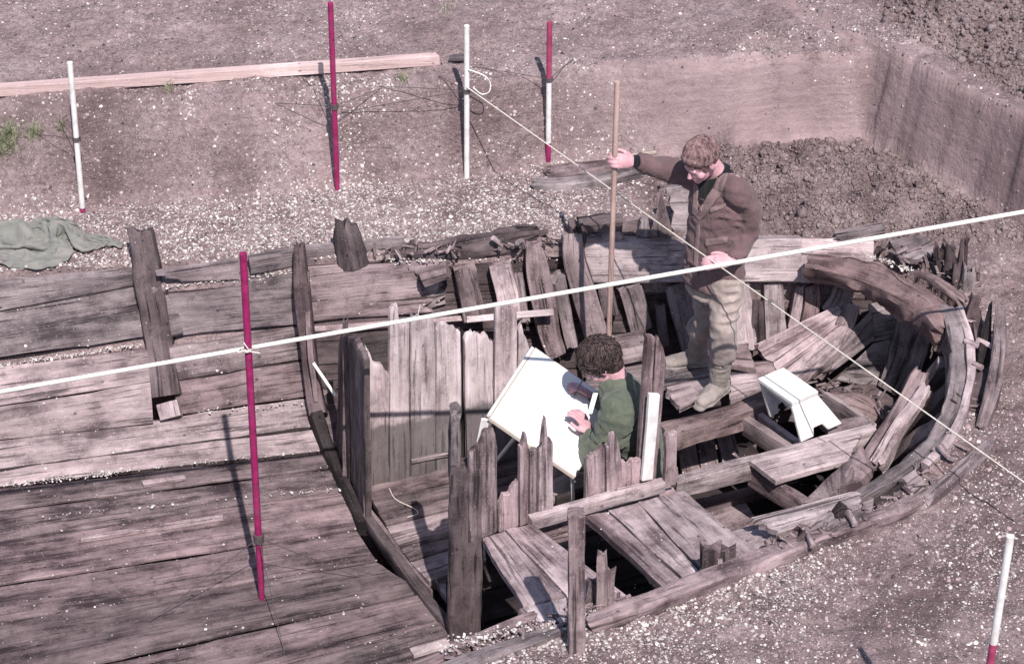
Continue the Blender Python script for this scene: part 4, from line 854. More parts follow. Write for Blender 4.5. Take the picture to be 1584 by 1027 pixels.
class Fig:
    def __init__(s): s.v = []; s.f = []; s.n = 0
    def add(s, V, F_):
        s.v.append(np.asarray(V, float)); s.f += [[i+s.n for i in f] for f in F_]; s.n += len(V)
    def loft(s, path, ra, rb=None, ref=(0, 0, 1), n=None, k=16, pw=2.0):
        pts = catmull(path, n or max(8, len(path)*5)); m = len(pts); t = np.linspace(0, 1, m)
        ra = np.interp(t, np.linspace(0, 1, len(np.atleast_1d(ra))), np.atleast_1d(ra)); rb = ra if rb is None else np.interp(t, np.linspace(0, 1, len(np.atleast_1d(rb))), np.atleast_1d(rb))
        T = np.gradient(pts, axis=0); T /= np.linalg.norm(T, axis=1, keepdims=True)
        X = np.cross(T, A(ref, float)); X /= np.linalg.norm(X, axis=1, keepdims=True)+1e-9; Z = np.cross(X, T)
        th = np.arange(k)/k*2*np.pi
        V = pts[:, None]+X[:, None]*(ra[:, None]*np.cos(th))[..., None]+Z[:, None]*(rb[:, None]*np.sin(th))[..., None]
        idx = np.arange(m*k).reshape(m, k); nx = np.roll(idx, -1, 1)
        F_ = [list(f) for f in np.stack([idx[:-1], nx[:-1], nx[1:], idx[1:]], -1).reshape(-1, 4)]
        Vv = np.concatenate([V.reshape(-1, 3), [pts[0]-T[0]*ra[0]*.35], [pts[-1]+T[-1]*ra[-1]*.35]])
        for i in range(k):
            j = (i+1) % k; F_.append([j, i, m*k]); F_.append([(m-1)*k+i, (m-1)*k+j, m*k+1])
        s.add(Vv, F_)
    def ell(s, c, ax, nu_=12, nv_=18):
        c = A(c, float); ax = [A(a, float) for a in ax]; V = []; F_ = []
        for i in range(1, nu_):
            ph = math.pi*i/nu_
            for j in range(nv_):
                th = 2*math.pi*j/nv_; V.append(c+ax[0]*math.sin(ph)*math.cos(th)+ax[1]*math.sin(ph)*math.sin(th)+ax[2]*math.cos(ph))
        for i in range(nu_-2):
            for j in range(nv_):
                a, b = i*nv_+j, i*nv_+(j+1) % nv_; F_.append([a, a+nv_, b+nv_, b])
        V += [c+ax[2], c-ax[2]]; t_, b_ = len(V)-2, len(V)-1
        for j in range(nv_):
            F_.append([j, (j+1) % nv_, t_]); F_.append([(nu_-2)*nv_+(j+1) % nv_, (nu_-2)*nv_+j, b_])
        s.add(V, F_)
    def build(s, name, voxel, mat, parent, smooth=2, wr_=0., ws=12., s2=0.):
        V = np.concatenate(s.v); me = mesh(V, s.f)
        bm = bmesh.new(); bm.from_mesh(me); bmesh.ops.recalc_face_normals(bm, faces=bm.faces); bm.to_mesh(me); bm.free()
        o = bpy.data.objects.new('tmp', me); COL.objects.link(o)
        r = o.modifiers.new('r', 'REMESH'); r.mode = 'VOXEL'; r.voxel_size = voxel
        if smooth: q_ = o.modifiers.new('s', 'SMOOTH'); q_.iterations = smooth; q_.factor = .5
        dg = bpy.context.evaluated_depsgraph_get(); m2 = bpy.data.meshes.new_from_object(o.evaluated_get(dg))
        bpy.data.objects.remove(o)
        if wr_ or s2:
            nn = len(m2.vertices); co = np.empty(nn*3, np.float32); no = np.empty(nn*3, np.float32)
            m2.vertices.foreach_get('co', co); m2.vertex_normals.foreach_get('vector', no)
            co = co.reshape(-1, 3); no = no.reshape(-1, 3)
            x, y, z = co[:, 0], co[:, 1], co[:, 2]
            w_ = .5*vnoise(x*ws*.4, y*ws*.4, z*ws*.4, s=61)
            d = wr_*(1-2*np.abs(vnoise(x*ws*.7+w_, y*ws*.7+w_, z*ws*1.5+w_*2, s=62)))+s2*fbm(x*ws*5, y*ws*5, z*ws*2.5, s=63, o=2)
            m2.vertices.foreach_set('co', (co+no*d[:, None]).ravel()); m2.update()
        o = link(name, m2, None, parent); m2.materials.clear(); m2.materials.append(mat); m2.shade_smooth(); return o
# ------------------------------------------------------------------ people
def bvh(o):
    me = o.data; return BVHTree.FromPolygons([v.co for v in me.vertices], [p.vertices[:] for p in me.polygons])
def conform(name, quad, tgt, off, mat, parent, nu_=14, nv_=8, thick=.006):
    """cloth piece lying on a garment: photograph quad cast onto the garment surface"""
    Gp = np.zeros((nu_, nv_, 3)); qd = A(quad, float)
    for i in range(nu_):
        for j in range(nv_):
            a, b = i/(nu_-1), j/(nv_-1)
            p = (qd[0]*(1-a)+qd[1]*a)*(1-b)+(qd[3]*(1-a)+qd[2]*a)*b
            d = D(*p); h = tgt.ray_cast(Vector(CAM), Vector(nrm(d)))
            Gp[i, j] = A(h[0])+A(h[1])*off if h[0] is not None else np.nan
    if np.isnan(Gp).any():
        m = np.nanmean(np.linalg.norm(Gp-CAM, axis=2))
        for i in range(nu_):
            for j in range(nv_):
                if np.isnan(Gp[i, j]).any():
                    a, b = i/(nu_-1), j/(nv_-1); p = (qd[0]*(1-a)+qd[1]*a)*(1-b)+(qd[3]*(1-a)+qd[2]*a)*b
                    Gp[i, j] = CAM+nrm(D(*p))*m
    return patch(name, Gp, thick, mat, parent, rough=0, rnd=.002, wob=0)

def head(fig, c, f, u, k=1.0):
    f = nrm(f); r = nrm(np.cross(f, u)); u = nrm(np.cross(r, f)); c = A(c, float)
    e = lambda a, b, d: c+(f*a+r*b+u*d)*k
    fig.ell(e(-.012, 0, .025), [f*.098*k, r*.078*k, u*.095*k])          # skull
    fig.ell(e(.03, 0, -.045), [f*.062*k, r*.060*k, u*.075*k])           # face and jaw
    fig.ell(e(.068, 0, -.098), [f*.024*k, r*.026*k, u*.020*k])          # chin
    fig.loft([e(.082, 0, .0), e(.098, 0, -.022), e(.108, 0, -.040)], [.010*k, .012*k, .016*k], k=10)   # nose
    fig.ell(e(.080, 0, .012), [f*.014*k, r*.050*k, u*.010*k])           # brow
    fig.ell(e(.084, 0, -.068), [f*.012*k, r*.026*k, u*.007*k]); fig.ell(e(.083, 0, -.079), [f*.012*k, r*.022*k, u*.007*k])  # lips
    for s in (-1, 1):
        fig.ell(e(.066, s*.033, -.008), [f*.016*k, r*.014*k, u*.011*k])   # eyeball and lid
        fig.ell(e(.055, s*.045, -.035), [f*.026*k, r*.022*k, u*.024*k])   # cheek
        fig.ell(e(-.012, s*.080, -.012), [f*.020*k+u*.006*k, r*.011*k, u*.034*k])  # ear
    return e, f, r, u
def hand(fig, wrist, d, palm_n, curl=.5, k=1.0, thumb_side=1, spread=.12, curls=None):
    """palm, five fingers; d: pointing direction, palm_n: direction the palm faces"""
    d = nrm(d); n = nrm(A(palm_n, float)-d*np.dot(palm_n, d)); s = np.cross(d, n)*thumb_side; w = A(wrist, float)
    fig.loft([w-d*.05*k, w, w+d*.035*k, w+d*.085*k], [.026*k, .027*k, .038*k, .040*k], [.021*k, .018*k, .017*k, .014*k], ref=n)
    for i, (o, L) in enumerate([(.030, .078), (.010, .088), (-.011, .082), (-.030, .064)]):
        b = w+d*.080*k+s*o*k; a = 0; p = [b-d*.015*k, b]; cu = (curls[i] if curls else curl)
        for j, fr in enumerate((.45, .32, .23)):
            a += cu*(.9 if j == 0 else 1.15); p.append(p[-1]+(d*math.cos(a)+n*math.sin(a)+s*o*spread*5*math.cos(a))*L*fr*k)
        fig.loft(p, [.0098*k, .0098*k, .0092*k, .0085*k, .0072*k], ref=s, k=10, n=16)
    b = w+d*.020*k+s*.026*k; p = [b-s*.012*k, b]; a = .75
    for fr in (.040, .034, .026): p.append(p[-1]+(d*math.cos(a*.6)*.8+s*math.sin(a)*.75+n*curl*.75)*fr*k); a -= .45
    fig.loft(p, [.014*k, .013*k, .011*k, .010*k, .008*k], ref=n, k=10, n=16)
def hairshell(name, e, f, r, u, mat, parent, fringe, k=1.0, vol=.022, nape=.0, vox=.007, curl=1.0):
    h = Fig()
    h.ell(e(-.022, 0, .042), [f*(.098+vol*.8)*k, r*(.080+vol*.75)*k, u*(.090+vol*.7)*k], 16, 24)
    h.ell(e(-.048, 0, -.005-nape), [f*(.055+vol*.4)*k, r*(.060+vol*.4)*k, u*.068*k])
    if fringe: h.ell(e(.052, .0, .078), [f*.038*k, r*.062*k, u*.030*k]); h.ell(e(.022, -.070, .015), [f*.018*k, r*.012*k, u*.045*k]); h.ell(e(.022, .070, .015), [f*.018*k, r*.012*k, u*.045*k])
    o = h.build(name, vox, mat, parent, smooth=2, s2=.0015, ws=16)
    V, F_ = [o.data], []
    cr = nrm(-f*.45+u); cV, cF, m = [], [], 0
    tries = 0
    while m < 2200 and tries < 9000:
        tries += 1
        dr = nrm(rng.normal(0, 1, 3)); a, b, c_ = np.dot(dr, f), np.dot(dr, r), np.dot(dr, u)
        if c_ < -.80 or (a > .30 and c_ < .36-(.16 if fringe else 0)) or (abs(b) > .75 and -.80 < c_ < -.28 and a > -.40): continue
        tg_ = nrm(dr-cr*np.dot(dr, cr)*1.0+rng.normal(0, .28, 3)*(.4+.6*curl)+(f*.25 if fringe else 0)); pts = []
        fat = rng.random() < .28*(curl > .5); L = rng.uniform(.05, .10)*k; q_ = dr.copy(); lift = rng.uniform(.0, .012) if not fat else rng.uniform(.004, .024); fr_ = 2.6 if fat else 1.0; bend = rng.normal(0, .10, 3)*curl; lift *= .45+.55*curl
        for w_ in range(4):
            q_ = nrm(q_); tt_ = nrm(tg_-q_*np.dot(tg_, q_))
            aa = (.098+vol*.8)*np.dot(q_, f); bb = (.080+vol*.75)*np.dot(q_, r); cc = (.090+vol*.7)*np.dot(q_, u)
            pts.append(e(-.022, 0, .042)+(f*aa+r*bb+u*cc)*k*1.0+q_*(.002+lift*w_/3)*k); q_ = q_+tt_*L/4/.095+rng.normal(0, .02, 3)*curl+bend
        vv_, ff_ = tube(None, pts, [.0022*k*fr_, .0026*k*fr_, .0020*k*fr_, .0006*k], None, k=4, n=6)
        cF += [[x_+m*24 for x_ in fc] for fc in ff_]; cV.append(vv_); m += 1
    me2 = mesh(np.concatenate(cV), cF); me2.shade_smooth(); link('hair_locks', me2, mat, o)
    return o

# ---- standing person
e1 = empty('person', P(1100, 612, -.5), 'standing person in brown corduroy coat and muddy rubber boots holding a tall stick', 'person')
hip = PY(1106, 428, 11.10); hipL = PY(1124, 432, 11.02); hipR = PY(1090, 430, 11.18)
chest = PY(1113, 320, 11.10); neckb = PY(1112, 268, 11.08); hc = PY(1084, 249, 11.02)
shL = PY(1142, 290, 10.98); elL = PY(1156, 362, 11.02); wrL = PY(1131, 403, 10.86)
shR = PY(1086, 278, 11.22); elR = PY(1040, 264, 11.24); wrR = PY(984, 250, 11.16)
ankF = P(1112, 590, -.41); kneeF = PY(1119, 508, 10.92); ankB = P(1078, 545, -.42); kneeB = PY(1094, 486, 11.16)
STKY = 11.12
fg = Fig()
hf, hu = A([-.70, -.50, -.50]), A([-.42, -.35, .85])
ee1, f1, r1_, u1 = head(fg, hc, hf, hu, .98)
fg.loft([ee1(-.035, 0, -.06), (ee1(-.04, 0, -.12)+neckb)/2, neckb+A([.0, 0, -.03])], [.055, .055, .065], ref=(0, 1, 0))
fg.loft([neckb+A([0, 0, -.02]), chest, hip+A([0, 0, .08]), hip], [.07, .15, .13, .13], [.06, .10, .09, .09], ref=(-.7, -.7, 0))
for a, b, c_ in ((shL, elL, wrL), (shR, elR, wrR)): fg.loft([neckb+A([0, 0, -.05]), a, b, c_], [.05, .046, .040, .029], ref=(0, 0, 1) if a is shL else (0, 1, 0))
for a, b, c_ in ((hipL, kneeF, ankF), (hipR, kneeB, ankB)): fg.loft([a, b, c_, c_+A([-.02, 0, -.06])], [.085, .050, .032, .03], ref=(0, 1, 0))
stick_top = PY(955, 127, STKY); stick_bot = PY(941, 540, STKY)
grip = stick_bot+(stick_top-stick_bot)*((540-238)/(540-127.))
hd = nrm(grip+A([-.01, -.035, .0])-wrR)
hand(fg, wrR+hd*.02, hd, (0, .75, -.35), curl=.62, k=1.08, thumb_side=-1)
hand(fg, wrL, nrm(PY(1104, 405, 10.84)-wrL), (.0, .5, -.6), curl=.35, k=1.05, thumb_side=-1)
body1 = fg.build('body', .0052, M_SKIN, e1, smooth=1)
hairshell('hair', ee1, f1, r1_, u1, M_HAIR1, e1, True, .98, .010, curl=.15)
# coat
fg = Fig(); side = (-.62, -.78, 0)
hem = PY(1103, 434, 11.10)
fg.loft([neckb+A([.01, .0, .0]), neckb+A([.01, 0, -.05]), chest+A([0, 0, .05]), PY(1108, 365, 11.10), PY(1105, 395, 11.10), hem], [.075, .120, .182, .170, .175, .19], [.07, .085, .13, .125, .135, .145], ref=side, pw=2.4, n=30, k=24)
fg.loft([neckb+A([.03, 0, -.06]), shL+A([-.01, 0, -.01]), (shL+elL)/2+A([.03, 0, .02]), elL, (elL+wrL)/2+A([0, -.015, -.01]), wrL+A([.015, .01, .0])], [.068, .074, .064, .058, .050, .044], ref=(0, 1, 0), n=30)
fg.loft([neckb+A([-.02, .05, -.06]), shR, elR, (elR+wrR)/2, wrR+A([.012, 0, .002])], [.070, .078, .064, .055, .043], ref=(0, 1, 0), n=30)
coat = fg.build('coat', .0085, M_COAT, e1, smooth=2, wr_=.010, ws=15, s2=.0025)
cb = bvh(coat)
conform('sweater_front', [(1082, 282), (1110, 276), (1086, 322), (1079, 310)], cb, .006, M_SWEATER, e1)
conform('lapel', [(1118, 263), (1130, 262), (1116, 300), (1104, 294)], cb, .010, M_LAPEL, e1, thick=.008)
conform('lapel', [(1104, 290), (1118, 297), (1084, 342), (1076, 336)], cb, .012, M_LAPEL, e1, thick=.008)
conform('lapel', [(1075, 284), (1081, 288), (1080, 336), (1072, 330)], cb, .010, M_LAPEL, e1, thick=.008)
conform('pocket', [(1100, 326), (1122, 318), (1122, 352), (1100, 356)], cb, .004, M_COAT, e1, thick=.006)
conform('pocket', [(1093, 372), (1124, 368), (1124, 398), (1096, 400)], cb, .005, M_COAT, e1, thick=.007)
conform('pocket_flap', [(1092, 370), (1125, 365), (1125, 374), (1093, 380)], cb, .010, M_LAPEL, e1, thick=.006)
conform('pocket_flap', [(1099, 322), (1123, 314), (1123, 320), (1099, 329)], cb, .008, M_LAPEL, e1, thick=.006)
conform('coat_edge', [(1079, 338), (1084, 340), (1078, 428), (1072, 426)], cb, .006, M_LAPEL, e1, thick=.006)
prism('coat_flap', [PY(1076, 370, 11.2), PY(1074, 390, 11.22), PY(1061, 402, 11.3), PY(1068, 380, 11.27)], (0, .012, 0), M_COAT, e1, bev=0)
fg = Fig(); fg.loft([neckb+A([.015, .005, -.02]), neckb+A([.0, -.005, .025])], [.078, .066], [.07, .06], ref=side)
fg.build('sweater_collar', .006, M_SWEATER, e1, smooth=2)
fg = Fig(); fg.loft([wrR+A([.01, 0, 0]), wrR+hd*.022], [.040, .034], ref=(0, 1, 0)); fg.build('sweater_cuff', .006, M_SWEATER, e1, smooth=2)
# trousers and boots
fg = Fig()
fg.loft([hip+A([0, 0, .06]), hip+A([0, 0, -.10])], [.165, .17], [.12, .125], ref=side, k=20)
fg.loft([hipL+A([0, 0, .0]), (hipL+kneeF)/2, kneeF, (kneeF+ankF)/2+A([.01, 0, .0]), ankF+A([.01, 0, .25]), ankF+A([.0, 0, .21])], [.104, .088, .072, .072, .080, .078], ref=(0, 1, 0), n=34)
fg.loft([hipR, (hipR+kneeB)/2, kneeB, (kneeB+ankB)/2, ankB+A([.01, 0, .17]), ankB+A([.0, 0, .14])], [.096, .082, .068, .066, .072, .072], ref=(0, 1, 0), n=34)
fg.build('trousers', .0085, M_TROUSER, e1, smooth=3, wr_=.010, ws=13, s2=.002)
def boot(ank, toe_dir, knee):
    fg = Fig(); t_ = nrm(toe_dir); z = A([0, 0, 1.]); a = A(ank, float); sl = nrm(knee-a)
    fg.loft([a+sl*.30, a+sl*.14, a+z*.0], [.066, .062, .056], ref=(0, 1, 0))
    fg.loft([a-t_*.055-z*.045, a-z*.035+t_*.02, a+t_*.11-z*.050, a+t_*.185-z*.060], [.044, .05, .050, .038], [.05, .052, .036, .026], ref=z)
    fg.loft([a-t_*.070-z*.082, a+t_*.03-z*.082, a+t_*.12-z*.082, a+t_*.205-z*.080], [.042, .042, .052, .036], [.012, .010, .010, .010], ref=z)
    return fg.build('boot', .006, M_BOOT, e1, smooth=2, wr_=.004, ws=20, s2=.002)
boot(ankF, (-.62, -.75, 0), kneeF); boot(ankB, (-.98, -.1, 0), kneeB)
tag(tube('survey_staff', [stick_bot, stick_top], [.0155, .0155], W_STICK, None, k=10, n=4), 'tall thin wooden stick held upright by the standing person', 'stick')

# ---- seated person
e2 = empty('person', P(965, 770, -.9), 'person with dark hair and green jacket bent over the white drawing board', 'person')
hc2 = PY(930, 561, 10.20); nb2 = PY(949, 595, 10.18); ch2 = PY(970, 655, 10.20); pv2 = PY(985, 745, 10.22)
s2L = PY(957, 632, 9.99); e2L = PY(921, 708, 9.98); w2L = PY(912, 668, 10.10)
s2R = PY(958, 612, 10.40); e2R = PY(925, 640, 10.42); w2R = PY(913, 611, 10.45)
fg = Fig()
ee2, f2, r2_, u2 = head(fg, hc2, (-.72, .12, -.68), (-.66, .1, .74), .98)
fg.loft([ee2(-.035, 0, -.06), (ee2(-.05, 0, -.12)+nb2)/2, nb2], [.055, .055, .065], ref=(0, 1, 0))
fg.loft([nb2, ch2, pv2], [.07, .14, .13], [.06, .10, .10], ref=(1, 0, 0))
for a, b, c_ in ((s2L, e2L, w2L), (s2R, e2R, w2R)): fg.loft([nb2+A([0, 0, -.05]), a, b, c_], [.05, .046, .040, .029], ref=(1, 0, 0))
kn = [pv2+A([-.40, -.12, .02]), pv2+A([-.40, .14, .02])]
for i, k_ in enumerate(kn):
    hp = pv2+A([0, -.09 if i == 0 else .09, 0]); fg.loft([hp, k_, A([k_[0]+.05, k_[1], -.93])], [.09, .06, .045], ref=(0, 1, 0))
hand(fg, w2L, nrm(PY(899, 645, 10.13)-w2L), (-.2, .1, -1), curl=.45, k=1.05, thumb_side=1)
hand(fg, w2R, nrm(PY(893, 598, 10.44)-w2R), (-.2, -.1, -1), curl=.5, k=1.05, thumb_side=-1)
fg.build('body', .0052, M_SKIN, e2, smooth=1)
hairshell('hair', ee2, f2, r2_, u2, M_HAIR2, e2, True, 1.0, .018, .028, curl=.6)
fg = Fig()
fg.loft([nb2+A([.012, 0, .048]), nb2+A([.03, 0, -.05]), ch2+A([.02, 0, .04]), (ch2+pv2)/2+A([.03, 0, 0]), pv2], [.085, .17, .225, .20, .19], [.075, .10, .135, .14, .15], ref=(1, 0, .3), n=30, k=24)
fg.loft([nb2+A([.02, -.06, -.06]), s2L, (s2L+e2L)/2+A([.02, -.01, 0]), e2L, w2L+A([.015, 0, 0])], [.080, .095, .090, .085, .058], ref=(1, 0, 0), n=30)
fg.loft([nb2+A([.02, .06, -.06]), s2R, e2R, w2R+A([.02, 0, 0])], [.075, .08, .065, .048], ref=(1, 0, 0), n=30)
fg.build('jacket', .0085, M_GREEN, e2, smooth=2, wr_=.011, ws=16, s2=.003)
fg = Fig(); fg.loft([nb2+A([.01, 0, .0]), nb2+A([-.012, 0, .050])], [.078, .064], [.068, .058], ref=(1, 0, .3)); fg.build('collar', .006, M_SCARF, e2, smooth=2)
fg = Fig()
for i, k_ in enumerate(kn):
    hp = pv2+A([0, -.09 if i == 0 else .09, 0]); fg.loft([hp, k_, A([k_[0]+.05, k_[1], -.90])], [.11, .085, .07], ref=(0, 1, 0))
fg.build('trousers', .01, M_TROUSER, e2, smooth=2, wr_=.01)
for k_ in kn:
    fg = Fig(); a = A([k_[0]+.05, k_[1], -.93]); fg.loft([a+A([.05, 0, -.02]), a+A([-.18, 0, -.03])], [.05, .04], [.045, .03], ref=(0, 0, 1))
    fg.build('shoe', .008, M_BOOT, e2, smooth=2)
slab('seat_plank', [pv2+A([-.2, -.3, -.12]), pv2+A([-.2, .3, -.12]), pv2+A([.25, .3, -.12]), pv2+A([.25, -.3, -.12])], .05, W_MID, wr, world=True)
r0 = PY(912, 640, 10.06); r1b = PY(921, 608, 10.10)
tag(flatbox('scale_ruler', [r0+A([-.012, 0, 0]), r1b+A([-.012, 0, 0]), r1b+A([.014, 0, 0]), r0+A([.014, 0, 0])], .004, M_PAPER, None, bev=.001), 'short white ruler held upright in the hands of the person drawing', 'ruler')
wp_ = PY(897, 596, 10.42)
tag(tube('pencil', [wp_+A([.02, 0, .05]), wp_+A([-.035, -.03, -.06])], [.0045, .002], M_STEEL, None, k=6, n=3), 'dark pencil held over the sheet on the drawing board', 'pencil')

# ------------------------------------------------------------------ shells, clods, grass
def scatter(name, pos, nor, r, tone, label, mat, flat=.45):
    n = len(pos); k = 5
    nor = nor/np.linalg.norm(nor, axis=1, keepdims=True)
    rf = rng.normal(0, 1, (n, 3)); X = np.cross(nor, rf); X /= np.linalg.norm(X, axis=1, keepdims=True); Z = np.cross(nor, X)
    th = np.arange(k)/k*2*np.pi; asp = rng.uniform(.55, 1., (n, 1))
    jit = rng.uniform(.75, 1.2, (n, k))
    rim = pos[:, None]+X[:, None]*(r[:, None]*np.cos(th)*jit)[..., None]+Z[:, None]*(r[:, None]*np.sin(th)*asp*jit)[..., None]-nor[:, None]*(r*.12)[:, None, None]
    top = pos+nor*(r*flat)[:, None]+X*(r*.15)[:, None]
    V = np.concatenate([rim, top[:, None]], 1).reshape(-1, 3)
    b = (np.arange(n)*6)[:, None]; i = np.arange(k)[None]
    F_ = np.stack([b+i, b+(i+1) % k, np.broadcast_to(b+5, (n, k))], -1).reshape(-1, 3)
    me = mesh(V, F_)
    at = me.color_attributes.new('tone', 'FLOAT_COLOR', 'POINT')
    c = np.concatenate([tone.repeat(6, 0), np.ones((n*6, 1))], 1).astype(np.float32); at.data.foreach_set('color', c.ravel())
    return tag(link(name, me, mat), label, kind='stuff')
def tones(n):
    t = rng.random((n, 1)); a = A([.70, .65, .62]); b = A([.27, .22, .22]); c = a*t**1.1+b*(1-t**1.1); return c*rng.uniform(.85, 1.12, (n, 1))
def tnormal(x, y, e=.02):
    return np.stack([-(hgt(x+e, y)-hgt(x-e, y))/(2*e), -(hgt(x, y+e)-hgt(x, y-e))/(2*e), np.ones_like(x)], 1)
N0 = 620000
x = rng.uniform(-3.8, 4.0, N0); y = rng.uniform(7.3, 14.9, N0)
# keep what the picture can see, thinned by density
Ybase = np.interp(x, XB[:, 0], XB[:, 1]); Ycr = np.interp(x, XC[:, 0], XC[:, 1])
far_floor = sstep(.12, -.05, y-Ybase)*sstep(1.1, .3, x+.25*vnoise(x*3, y*3, s=71))*(y > 10)
nz_ = fbm(x*1.7, y*1.7, o=3, s=72); nz2 = fbm(x*5, y*5, o=3, s=73)
dens = np.zeros(N0)+.035*(1-.8*((y > Ybase)*(y < Ycr)*(x > .7)))
dens += far_floor*np.clip(.85+.45*nz_+.3*nz2, .2, 1.2)
slope = (y > Ybase)*(y < Ycr+.05)
dens += slope*np.clip(nz_*.6+nz2*.45-.25, 0, .6)*sstep(.8, .2, x)
upper = (y >= Ycr)
dens += upper*np.clip(.06+nz_*.4+nz2*.3-.06, 0, .6)*(.5+.5*sstep(-.6, .6, x))
dens += sstep(.15, .05, np.abs(y-Ycr-.05))*np.clip(nz2*.6, 0, .5)*sstep(.9, .3, x)*.7
near = (y < 10.4)*(x > -.8)
_, dout = inside(x, y)
dens += near*np.clip(.18+.95*np.exp(-dout/.36)*sstep(2.3, 1.0, x)+.22*nz_+.25*nz2, .04, .95)
dens *= 1-.75*lumpmask(x, y)*(y > 11)
keep = rng.random(N0) < dens
x, y = x[keep], y[keep]; ins, dd_ = inside(x, y); z = hgt(x, y)
ok = ~(ins & (dd_ > .015))
# outside the picture nothing is needed
rx = np.stack([x, y, z], 1)-CAM; zz = rx@FW; px = 792+FPX*rx[:, 0]/zz; py = 513.5-FPX*(rx@UPV)/zz
ok &= (px > -120) & (px < 1710) & (py > -80) & (py < 1110)
x, y, z = x[ok], y[ok], z[ok]; n = len(x)
nn = tnormal(x, y)+rng.normal(0, .35, (n, 3))
big = np.exp(-inside(x, y)[1]/.5)*(y < 10.4)
r = rng.lognormal(math.log(.0049), .45, n)*(1+.2*(y > 11)*(y < 12.9))*(1+.55*np.exp(-inside(x, y)[1]/.22)*(y < 10)*sstep(1.7, .9, x)); r = np.clip(r, .0022, .014)
tn = tones(n); brown = rng.random((n, 1)) < .30; tn = np.where(brown, A([.26, .185, .19])*rng.uniform(.7, 1.3, (n, 1)), tn)
scatter('shell_litter', np.stack([x, y, z+r*.15], 1), nn, r, tn, 'small white and pinkish shell fragments littering the soil', M_SHELL)
# shells fallen on the timbers, thickest along the seams
pp, nq = [], []
for T, Nn, dn_ in SHELLBEDS:
    nu_, nv_ = T.shape[:2]
    area = np.linalg.norm(T[-1, nv_//2]-T[0, nv_//2])*np.linalg.norm(T[nu_//2, -1]-T[nu_//2, 0])
    m = rng.poisson(max(.5, dn_*area*1.5))
    if not m: continue
    uu = rng.random(m)*(nu_-1.001); vv = rng.random(m); ed = rng.random(m) < .35
    vv = np.where(ed, np.where(rng.random(m) < .5, np.abs(rng.normal(0, .05, m)), 1-np.abs(rng.normal(0, .05, m))), vv); vv = np.clip(vv, .01, .99)*(nv_-1.001)
    i, j = uu.astype(int), vv.astype(int); fu, fv = (uu-i)[:, None], (vv-j)[:, None]
    p = (T[i, j]*(1-fu)+T[i+1, j]*fu)*(1-fv)+(T[i, j+1]*(1-fu)+T[i+1, j+1]*fu)*fv
    cl = fbm(p[:, 0]*4, p[:, 1]*4, p[:, 2]*4, s=77, o=2) > -.15
    pp.append(p[cl]); nq.append(Nn[i, j][cl])
# rows of shells lodged on ledges of the planking
for a, b, m, w in [((0, 566, -.51), (216, 533, -.485), 260, 4), ((0, 750, -.99), (190, 730, -.99), 190, 5), ((190, 728, -.99), (500, 695, -.99), 70, 3), ((240, 443, -.09), (460, 419, -.055), 260, 5), ((600, 400, -.02), (690, 402, -.03), 160, 6), ((720, 395, -.05), (860, 400, -.1), 140, 10), ((1335, 391, .02), (1425, 424, .02), 150, 5), ((680, 1000, .0), (860, 965, .0), 260, 14), ((260, 640, -.83), (480, 622, -.83), 60, 5), ((60, 800, -.99), (530, 755, -.99), 80, 3), ((900, 955, .0), (940, 940, .0), 60, 8)]:
    t_ = rng.random(m); q_ = A([P(a[0]+(b[0]-a[0])*s_+rng.normal(0, 2), a[1]+(b[1]-a[1])*s_+rng.normal(0, w*.5), a[2]+(b[2]-a[2])*s_+.012) for s_ in t_]); pp.append(q_); nq.append(np.tile(A([0, -.3, 1.]), (m, 1)))
pp = np.concatenate(pp); nq = np.concatenate(nq)+rng.normal(0, .3, (sum(len(a) for a in nq), 3)); n = len(pp)
r = np.clip(rng.lognormal(math.log(.0052), .4, n), .0025, .012); nn_ = nq/np.linalg.norm(nq, axis=1, keepdims=True)
scatter('shell_litter', pp+nn_*(r*.2)[:, None], nq, r, tones(n), 'small white shells scattered over the timbers and lodged in their seams', M_SHELL)
# clods
def clods(name, n, region, rmed, label, z0=.06):
    px = rng.uniform(region[0], region[2], n*4); py = rng.uniform(region[1], region[3], n*4)
    d = FW[None]+A([1, 0, 0])[None]*((px-792)/FPX)[:, None]+UPV[None]*((513.5-py)/FPX)[:, None]
    p = CAM+d*((z0-HC)/d[:, 2])[:, None]
    xx, yy = p[:, 0], p[:, 1]; l = lumpmask(xx, yy); ins, dd = inside(xx, yy)
    k = (rng.random(n*4) < l*1.1-.12) & ~ins; xx, yy = xx[k][:n], yy[k][:n]; m = len(xx)
    zz_ = hgt(xx, yy); r = np.clip(rng.lognormal(math.log(rmed), .5, m), .0035, .034)
    bm = bmesh.new(); bmesh.ops.create_icosphere(bm, subdivisions=1 if m > 4000 else 2, radius=1); ic = A([v.co[:] for v in bm.verts]); fc = A([[v.index for v in f.verts] for f in bm.faces]); bm.free()
    o_ = rng.uniform(0, 90, (m, 1))
    nz = rng.uniform(-.3, .3, (m, len(ic)))+.45*vnoise(ic[None, :, 0]*1.6+o_, ic[None, :, 1]*1.6+o_, ic[None, :, 2]*1.6, s=81)+.22*vnoise(ic[None, :, 0]*4+o_, ic[None, :, 1]*4, ic[None, :, 2]*4+o_, s=82)
    V = ic[None]*(1+nz)[..., None]*r[:, None, None]*rng.uniform(.65, 1.25, (m, 1, 3))
    V = V+np.stack([xx, yy, zz_+r*.05], 1)[:, None]
    F_ = (fc[None]+(np.arange(m)*len(ic))[:, None, None]).reshape(-1, 3)
    me = mesh(V.reshape(-1, 3), F_); return tag(link(name, me, M_CLOD), label, kind='stuff')
clods('soil_clods', 20000, (1000, 205, 1640, 480), .0062, 'dark crumbly soil clods in the corner of the pit')
clods('soil_clods', 6500, (1370, -20, 1640, 165), .010, 'dark soil clods on the ground above the cut bank', .65)

